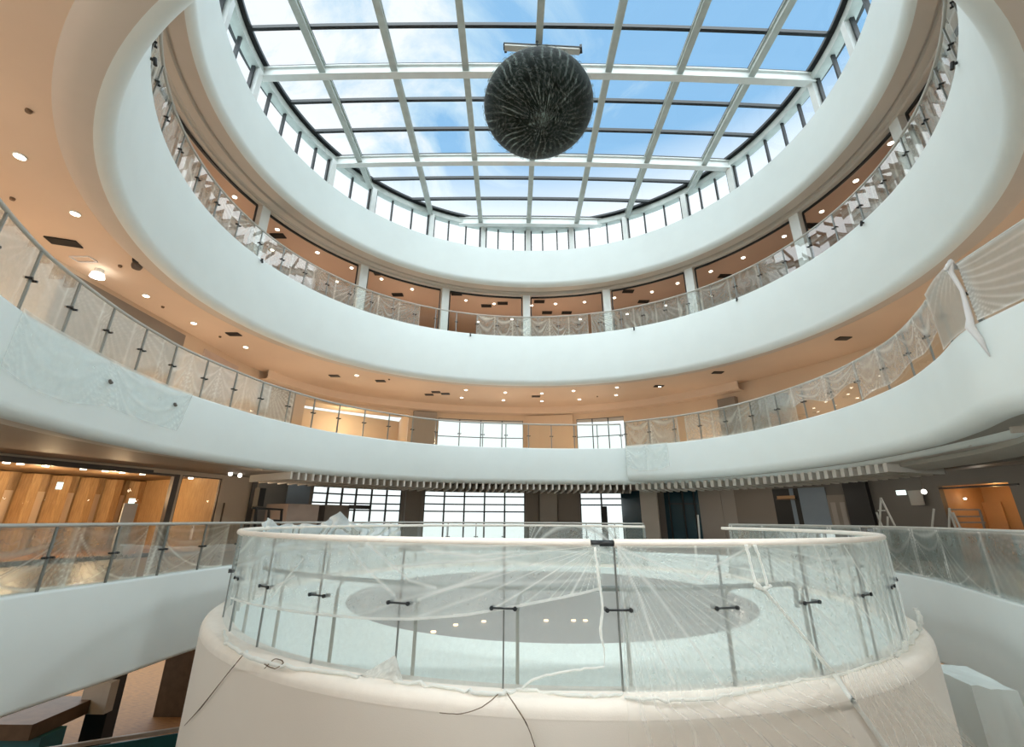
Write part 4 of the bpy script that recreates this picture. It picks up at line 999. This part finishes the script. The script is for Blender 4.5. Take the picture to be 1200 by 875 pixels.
# amber lit doorway on the right
a, b = W1.at(S_(1190), 2.4), W1.at(S_(1105), 2.4); c, d = W1.at(S_(1190), .25), W1.at(S_(1105), .25); mb = MB()
mb.quad((a[0],a[1],0),(b[0],b[1],0),(b[0],b[1],2.6),(a[0],a[1],2.6)); mb.quad((c[0],c[1],0),(a[0],a[1],0),(a[0],a[1],2.6),(c[0],c[1],2.6)); mb.quad((d[0],d[1],0),(b[0],b[1],0),(b[0],b[1],2.6),(d[0],d[1],2.6)); mb.quad((a[0],a[1],2.6),(b[0],b[1],2.6),(d[0],d[1],2.6),(c[0],c[1],2.6))
struct(mb.build('wall_alcove', M['orange']))
dr = wboard('alcove_door', 'amber panelled door inside the lit alcove on the right', 'door', 1142, 1172, 588, 640, 2.2, 'orange', .05, z0=0)
wboard('door_head', 'black head beam over the amber lit alcove', 'beam', 1100, 1192, 566, 573, -.1, 'black', .2)
wboard('control_box', 'small black box on the amber alcove wall', 'box', 1115, 1121, 583, 592, 1.9, 'black', .1)
x, y, z, _, _ = wpt(1131, 585, 1.0); mb = MB(); mb.cyl((x, y, z), .04, .05, 10); tag(mb.build('alcove_lamp', M['lampw']), 'tiny bright lamp in the amber alcove', 'lamp')
# ladders and frames
def sticks(name, label, cat, lines, off, mat='rail', r=.02):
    mb = MB()
    for p, q in lines:
        A = wpt(*p, off); B = wpt(*q, off); mb.beam(A[:3], B[:3], r*2, r*2)
    tag(mb.build(name, M[mat]), label, cat)
sticks('step_ladder', 'white folding step ladder standing on the right of the lowest gallery', 'ladder', [((1033,583),(1031,640)),((1033,583),(1062,640)),((1028,600),(1044,640)),((1030,598),(1038,598)),((1041,605),(1041,640))], -3.5)
sticks('scaffold_frame', 'pale thin upright frame before the amber alcove', 'frame', [((1095,596),(1091,640)),((1113,595),(1113,640)),((1113,597),(1128,640)),((1117,600),(1136,640))], -3.0)
sticks('scaffold_frame', 'dark bent tube frame before the amber door', 'frame', [((1113,597),(1148,597)),((1148,597),(1160,640)),((1122,605),(1152,605)),((1122,612),(1155,612))], -2.6, 'taupe')
sticks('floor_post', 'slim white post standing before the teal door', 'post', [((818,603),(821,640))], -3, 'steel', .03)
# ------------------------------------------------------------------ basement seen below the lowest gallery
BZ = -6.3
mb = MB(); mb.quad((-40,-5,BZ),(40,-5,BZ),(40,45,BZ),(-40,45,BZ)); struct(mb.build('floor', M['wood']))
struct(wallmesh(Plan([(-30,-8),(34,-8),(34,40),(-30,40)]), 0, 219, BZ, -1.66, .2, 4).build('wall_basement', M['brown']))
def bpt(px, py, z=BZ): return hit_z(px, py, z)
def column(px, py, w, d, mat, name, label, z0=BZ, z1=-1.7):
    x, y, _ = bpt(px, py, z0) if z0 == BZ else hit_z(px, py, z0); mb = MB(); mb.box((x-w/2,y-d/2,z0),(x+w/2,y+d/2,z1)); return tag(mb.build(name, M[mat]), label, 'column')
column(108, 880, .75, .5, 'mull', 'basement_column', 'black column below the gallery at lower left')
x, y, _ = bpt(108, 880); dd0 = ray(118, 832); kk = math.hypot(x, y-.4)/math.hypot(dd0[0], dd0[1]); zlo = CZ+dd0[2]*kk; dd1 = ray(125, 796); zhi = CZ+dd1[2]*math.hypot(x, y-.4)/math.hypot(dd1[0], dd1[1]); mb = MB(); mb.box((x-.35, y-.62, zlo), (x+.55, y-.28, zhi)); tag(mb.build('grey_panel', M['rail']), 'light grey metal panel fixed to the black basement column', 'panel')
column(205, 835, 1.2, .8, 'brown', 'basement_column', 'brown timber column beside the lookout at lower left')
x, y, _ = bpt(40, 905); mb = MB(); mb.box((x-6, y-1.0, BZ), (x+.8, y-.2, BZ+1.3)); tag(mb.build('parapet', M['tealp']), 'teal fronted counter with brown top at the bottom left corner', 'counter')
mb = MB(); mb.box((x-6, y-1.2, BZ+1.3), (x+.6, y+1.0, BZ+1.7)); tag(mb.build('counter_top', M['brown']), 'wide dark timber top above the teal front at the bottom left corner', 'counter top')
A = hit_z(130, 872, -4.9); B = hit_z(214, 848, -4.9); mb = MB(); mb.beam((A[0]-3,A[1]-1,A[2]),(B[0]+2,B[1]+.5,B[2]), .10, .10)
er = tag(mb.build('stair_rail', M['rail']), 'pale handrail on a teal stair side at lower left', 'railing')
mb = MB(); mb.beam((A[0]-3,A[1]-1,A[2]-.75),(B[0]+2,B[1]+.5,B[2]-.75), .06, 1.3); sub(mb, 'side_panel', M['tealp'], er)
# wrapped box at lower right
bx_ = [hit_z(*p, -1.2) for p in ((1128,800),(1196,808))]
mb = MB(); x0, y0, _ = hit_z(1138, 803, -1.0); x1, y1, _ = hit_z(1192, 806, -1.0)
n = 24
top = [(x0, y0, -1.0), (x1, y1, -1.05), (x1+.25, y1+1.0, -1.0), (x0+.25, y0+1.1, -1.0)]
def edgept(t):
    t = t % 4; i = int(t); f = t-i; a, b = top[i], top[(i+1) % 4]; return [a[k]+(b[k]-a[k])*f for k in range(3)]
rows = 14
for r_ in range(rows+1):
    for k in range(4*n):
        p = edgept(k/n); w = .12*rdg(k/n*2.5+.3*nz(k*.1, r_*.2), 3)*r_/rows+.10*r_/rows; cxm, cym = (x0+x1)/2+.12, (y0+y1)/2+.5
        dx, dy = p[0]-cxm, p[1]-cym; l = math.hypot(dx, dy); mb.v.append((p[0]+dx/l*w, p[1]+dy/l*w, p[2]+.03*nz(k*.15, r_*.4)-r_*.16))
for r_ in range(rows):
    for k in range(4*n): mb.f.append((r_*4*n+k, r_*4*n+(k+1) % (4*n), (r_+1)*4*n+(k+1) % (4*n), (r_+1)*4*n+k)); mb.m.append(0)
mb.f.append(tuple(range(4*n))); mb.m.append(0)
tag(mb.build('covered_box', M['white']), 'white sheet covered box at the bottom right corner', 'box')
# ------------------------------------------------------------------ camera, world and lights
cam = bpy.data.objects.new('camera', bpy.data.cameras.new('camera')); C.objects.link(cam)
from mathutils import Matrix
up0 = Vector((0, -math.sin(TH), math.cos(TH))); fw = Vector((0, math.cos(TH), math.sin(TH))); X = Vector((1, 0, 0))
rt = X*math.cos(ROLL)+up0*math.sin(ROLL); up = up0*math.cos(ROLL)-X*math.sin(ROLL)
mt = Matrix((rt, up, -fw)).transposed().to_4x4(); mt.translation = Vector((0, 0, CZ)); cam.matrix_world = mt
cam.data.sensor_width = 36; cam.data.lens = FPX/1200*36; cam.data.clip_start = .05; cam.data.clip_end = 300
bpy.context.scene.camera = cam
w = bpy.data.worlds.new('sky'); bpy.context.scene.world = w; w.use_nodes = True; nt = w.node_tree; nt.nodes.clear(); L = nt.links.new
out = N(nt, 'ShaderNodeOutputWorld'); bg = N(nt, 'ShaderNodeBackground', Strength=1.0); tc = N(nt, 'ShaderNodeTexCoord'); sp = N(nt, 'ShaderNodeSeparateXYZ'); L(tc.outputs['Generated'], sp.inputs[0])
zc_ = N(nt, 'ShaderNodeMath', operation='MAXIMUM'); zc_.inputs[1].default_value = .12; L(sp.outputs['Z'], zc_.inputs[0])
dv = N(nt, 'ShaderNodeVectorMath', operation='DIVIDE'); cb = N(nt, 'ShaderNodeCombineXYZ'); [L(zc_.outputs[0], cb.inputs[k]) for k in range(3)]; L(tc.outputs['Generated'], dv.inputs[0]); L(cb.outputs[0], dv.inputs[1])
no = N(nt, 'ShaderNodeTexNoise', Scale=2.3, Detail=8.0, Roughness=.62, Distortion=.6); L(dv.outputs[0], no.inputs['Vector'])
spv = N(nt, 'ShaderNodeSeparateXYZ'); L(dv.outputs[0], spv.inputs[0])
bi = N(nt, 'ShaderNodeMath', operation='MULTIPLY_ADD'); bi.inputs[1].default_value = -.36; bi.inputs[2].default_value = .06; L(spv.outputs['X'], bi.inputs[0])
by = N(nt, 'ShaderNodeMath', operation='MULTIPLY_ADD'); by.inputs[1].default_value = -.30; by.inputs[2].default_value = .16; L(spv.outputs['Y'], by.inputs[0])
ad = N(nt, 'ShaderNodeMath', operation='ADD'); L(bi.outputs[0], ad.inputs[0]); L(by.outputs[0], ad.inputs[1]); ad2 = N(nt, 'ShaderNodeMath', operation='ADD'); L(ad.outputs[0], ad2.inputs[0]); L(no.outputs['Fac'], ad2.inputs[1])
cr = N(nt, 'ShaderNodeValToRGB'); cr.color_ramp.elements[0].position = .42; cr.color_ramp.elements[0].color = (.30,.58,.90,1); cr.color_ramp.elements[1].position = .66; cr.color_ramp.elements[1].color = (1.0,1.05,1.08,1)
e = cr.color_ramp.elements.new(.53); e.color = (.55,.78,.97,1)
L(ad2.outputs[0], cr.inputs[0])
hz = N(nt, 'ShaderNodeMapRange'); hz.inputs['From Min'].default_value = .60; hz.inputs['From Max'].default_value = .71; L(sp.outputs['Z'], hz.inputs['Value'])
mx = N(nt, 'ShaderNodeMix'); mx.data_type = 'RGBA'; L(hz.outputs[0], mx.inputs[0]); mx.inputs[6].default_value = (1.15,1.2,1.22,1); L(cr.outputs[0], mx.inputs[7]); L(mx.outputs[2], bg.inputs[0]); L(bg.outputs[0], out.inputs[0])
def lamp(kind, name, loc, energy, col, rot=(0,0,0), **kw):
    l = bpy.data.lights.new(name, kind); l.energy = energy; l.color = col
    for k, v in kw.items(): setattr(l, k, v)
    o = bpy.data.objects.new(name, l); C.objects.link(o); o.location = loc; o.rotation_euler = rot; return o
lamp('SUN', 'sky_light', (0, 0, 30), 3.6, (.84,.95,1), (0,0,0), angle=math.radians(150))
lamp('SUN', 'sky_light_front', (0, 0, 30), 3.0, (.84,.95,1), (math.radians(38),0,0), angle=math.radians(60))
# warm fill points added out of sight to light the gallery ceilings
for pl, z, n, e in ((P2, 5.0, 16, 80), (P3, 10.75, 16, 65)):
    for i in range(n):
        s = pl.L*(i+.5)/n; x, y, _, _ = pl.at(s, 2.9); e_ = e*(.40 if x > 6 else 1.0)
        lamp('POINT', 'gallery_fill', (x, y, z), e_, (1,.72,.50), shadow_soft_size=.12)
for t in (.15, .4, .65, .9):
    x = a0[0]+(a1[0]-a0[0])*t-3.0; y = a0[1]+(a1[1]-a0[1])*t; lamp('POINT', 'shop_lamp', (x, y, 2.3), 170, (1,.70,.42), shadow_soft_size=.06)
c_ = W2.at((ops2[2][0]+ops2[2][1])/2, 2.5); lamp('POINT', 'room_lamp', (c_[0], c_[1], 6.4), 160, (1,.78,.5), shadow_soft_size=.1)
c_ = W1.at((S_(1190)+S_(1105))/2, 1.2); lamp('POINT', 'alcove_light', (c_[0], c_[1], 2.2), 18, (1,.6,.25), shadow_soft_size=.05)
for x, y in ((-15, 9), (-15, 16), (-11, 20), (13, 9)):
    lamp('POINT', 'basement_lamp', (x, y, -2.2), 70 if x < 0 else 30, (1,.62,.33), shadow_soft_size=.1)
for px in (300, 440, 560, 650):
    x, y, z, _, _ = wpt(px, 590, -3.5); lamp('POINT', 'gallery_fill', (x, y, 2.4), 14, (1,.8,.6), shadow_soft_size=.08)  # added fill points for the left and far lowest gallery
for x, y, e in ((-9.5, 1.5, 300), (9.8, 1.5, 300), (-6, -.8, 60), (-3, -1.2, 75), (0, -1.4, 75), (3, -1.2, 75), (6, -.4, 60)):
    lamp('POINT', 'near_gallery_fill', (x, y, 2.75), e*1.35, ((1,.90,.80) if abs(x) < 8 else (.85,.96,1)), shadow_soft_size=.1)  # unseen fill added behind and beside the camera to brighten the lookout
for px in (850, 930, 1010, 1090, 1160):
    x, y, z, _, _ = wpt(px, 590, -2.6); lamp('POINT', 'gallery_fill', (x, y, 2.5), 22, (1,.88,.74), shadow_soft_size=.08)  # added fill points to lift the dark right wall
def fill_spot(loc, tgt, e):
    o = lamp('SPOT', 'fascia_fill', loc, e, (.88,.97,1), shadow_soft_size=.4, spot_size=math.radians(62), spot_blend=.8)  # unseen spot added to brighten the low fascias
    o.rotation_euler = (Vector(tgt)-Vector(loc)).to_track_quat('-Z', 'Y').to_euler()
fill_spot((6.5, .2, 7.0), (-8.2, 10, -1.0), 2000); fill_spot((-5.5, .2, 7.0), (9.6, 10.5, -1.0), 2000)
sc_ = bpy.context.scene
sc_.view_settings.view_transform = 'Standard'; sc_.view_settings.exposure = 0.0
sc_.cycles.transparent_max_bounces = 24; sc_.cycles.max_bounces = 8; sc_.cycles.diffuse_bounces = 5; sc_.cycles.caustics_reflective = False; sc_.cycles.caustics_refractive = False
sc_.cycles.sample_clamp_indirect = 4.0
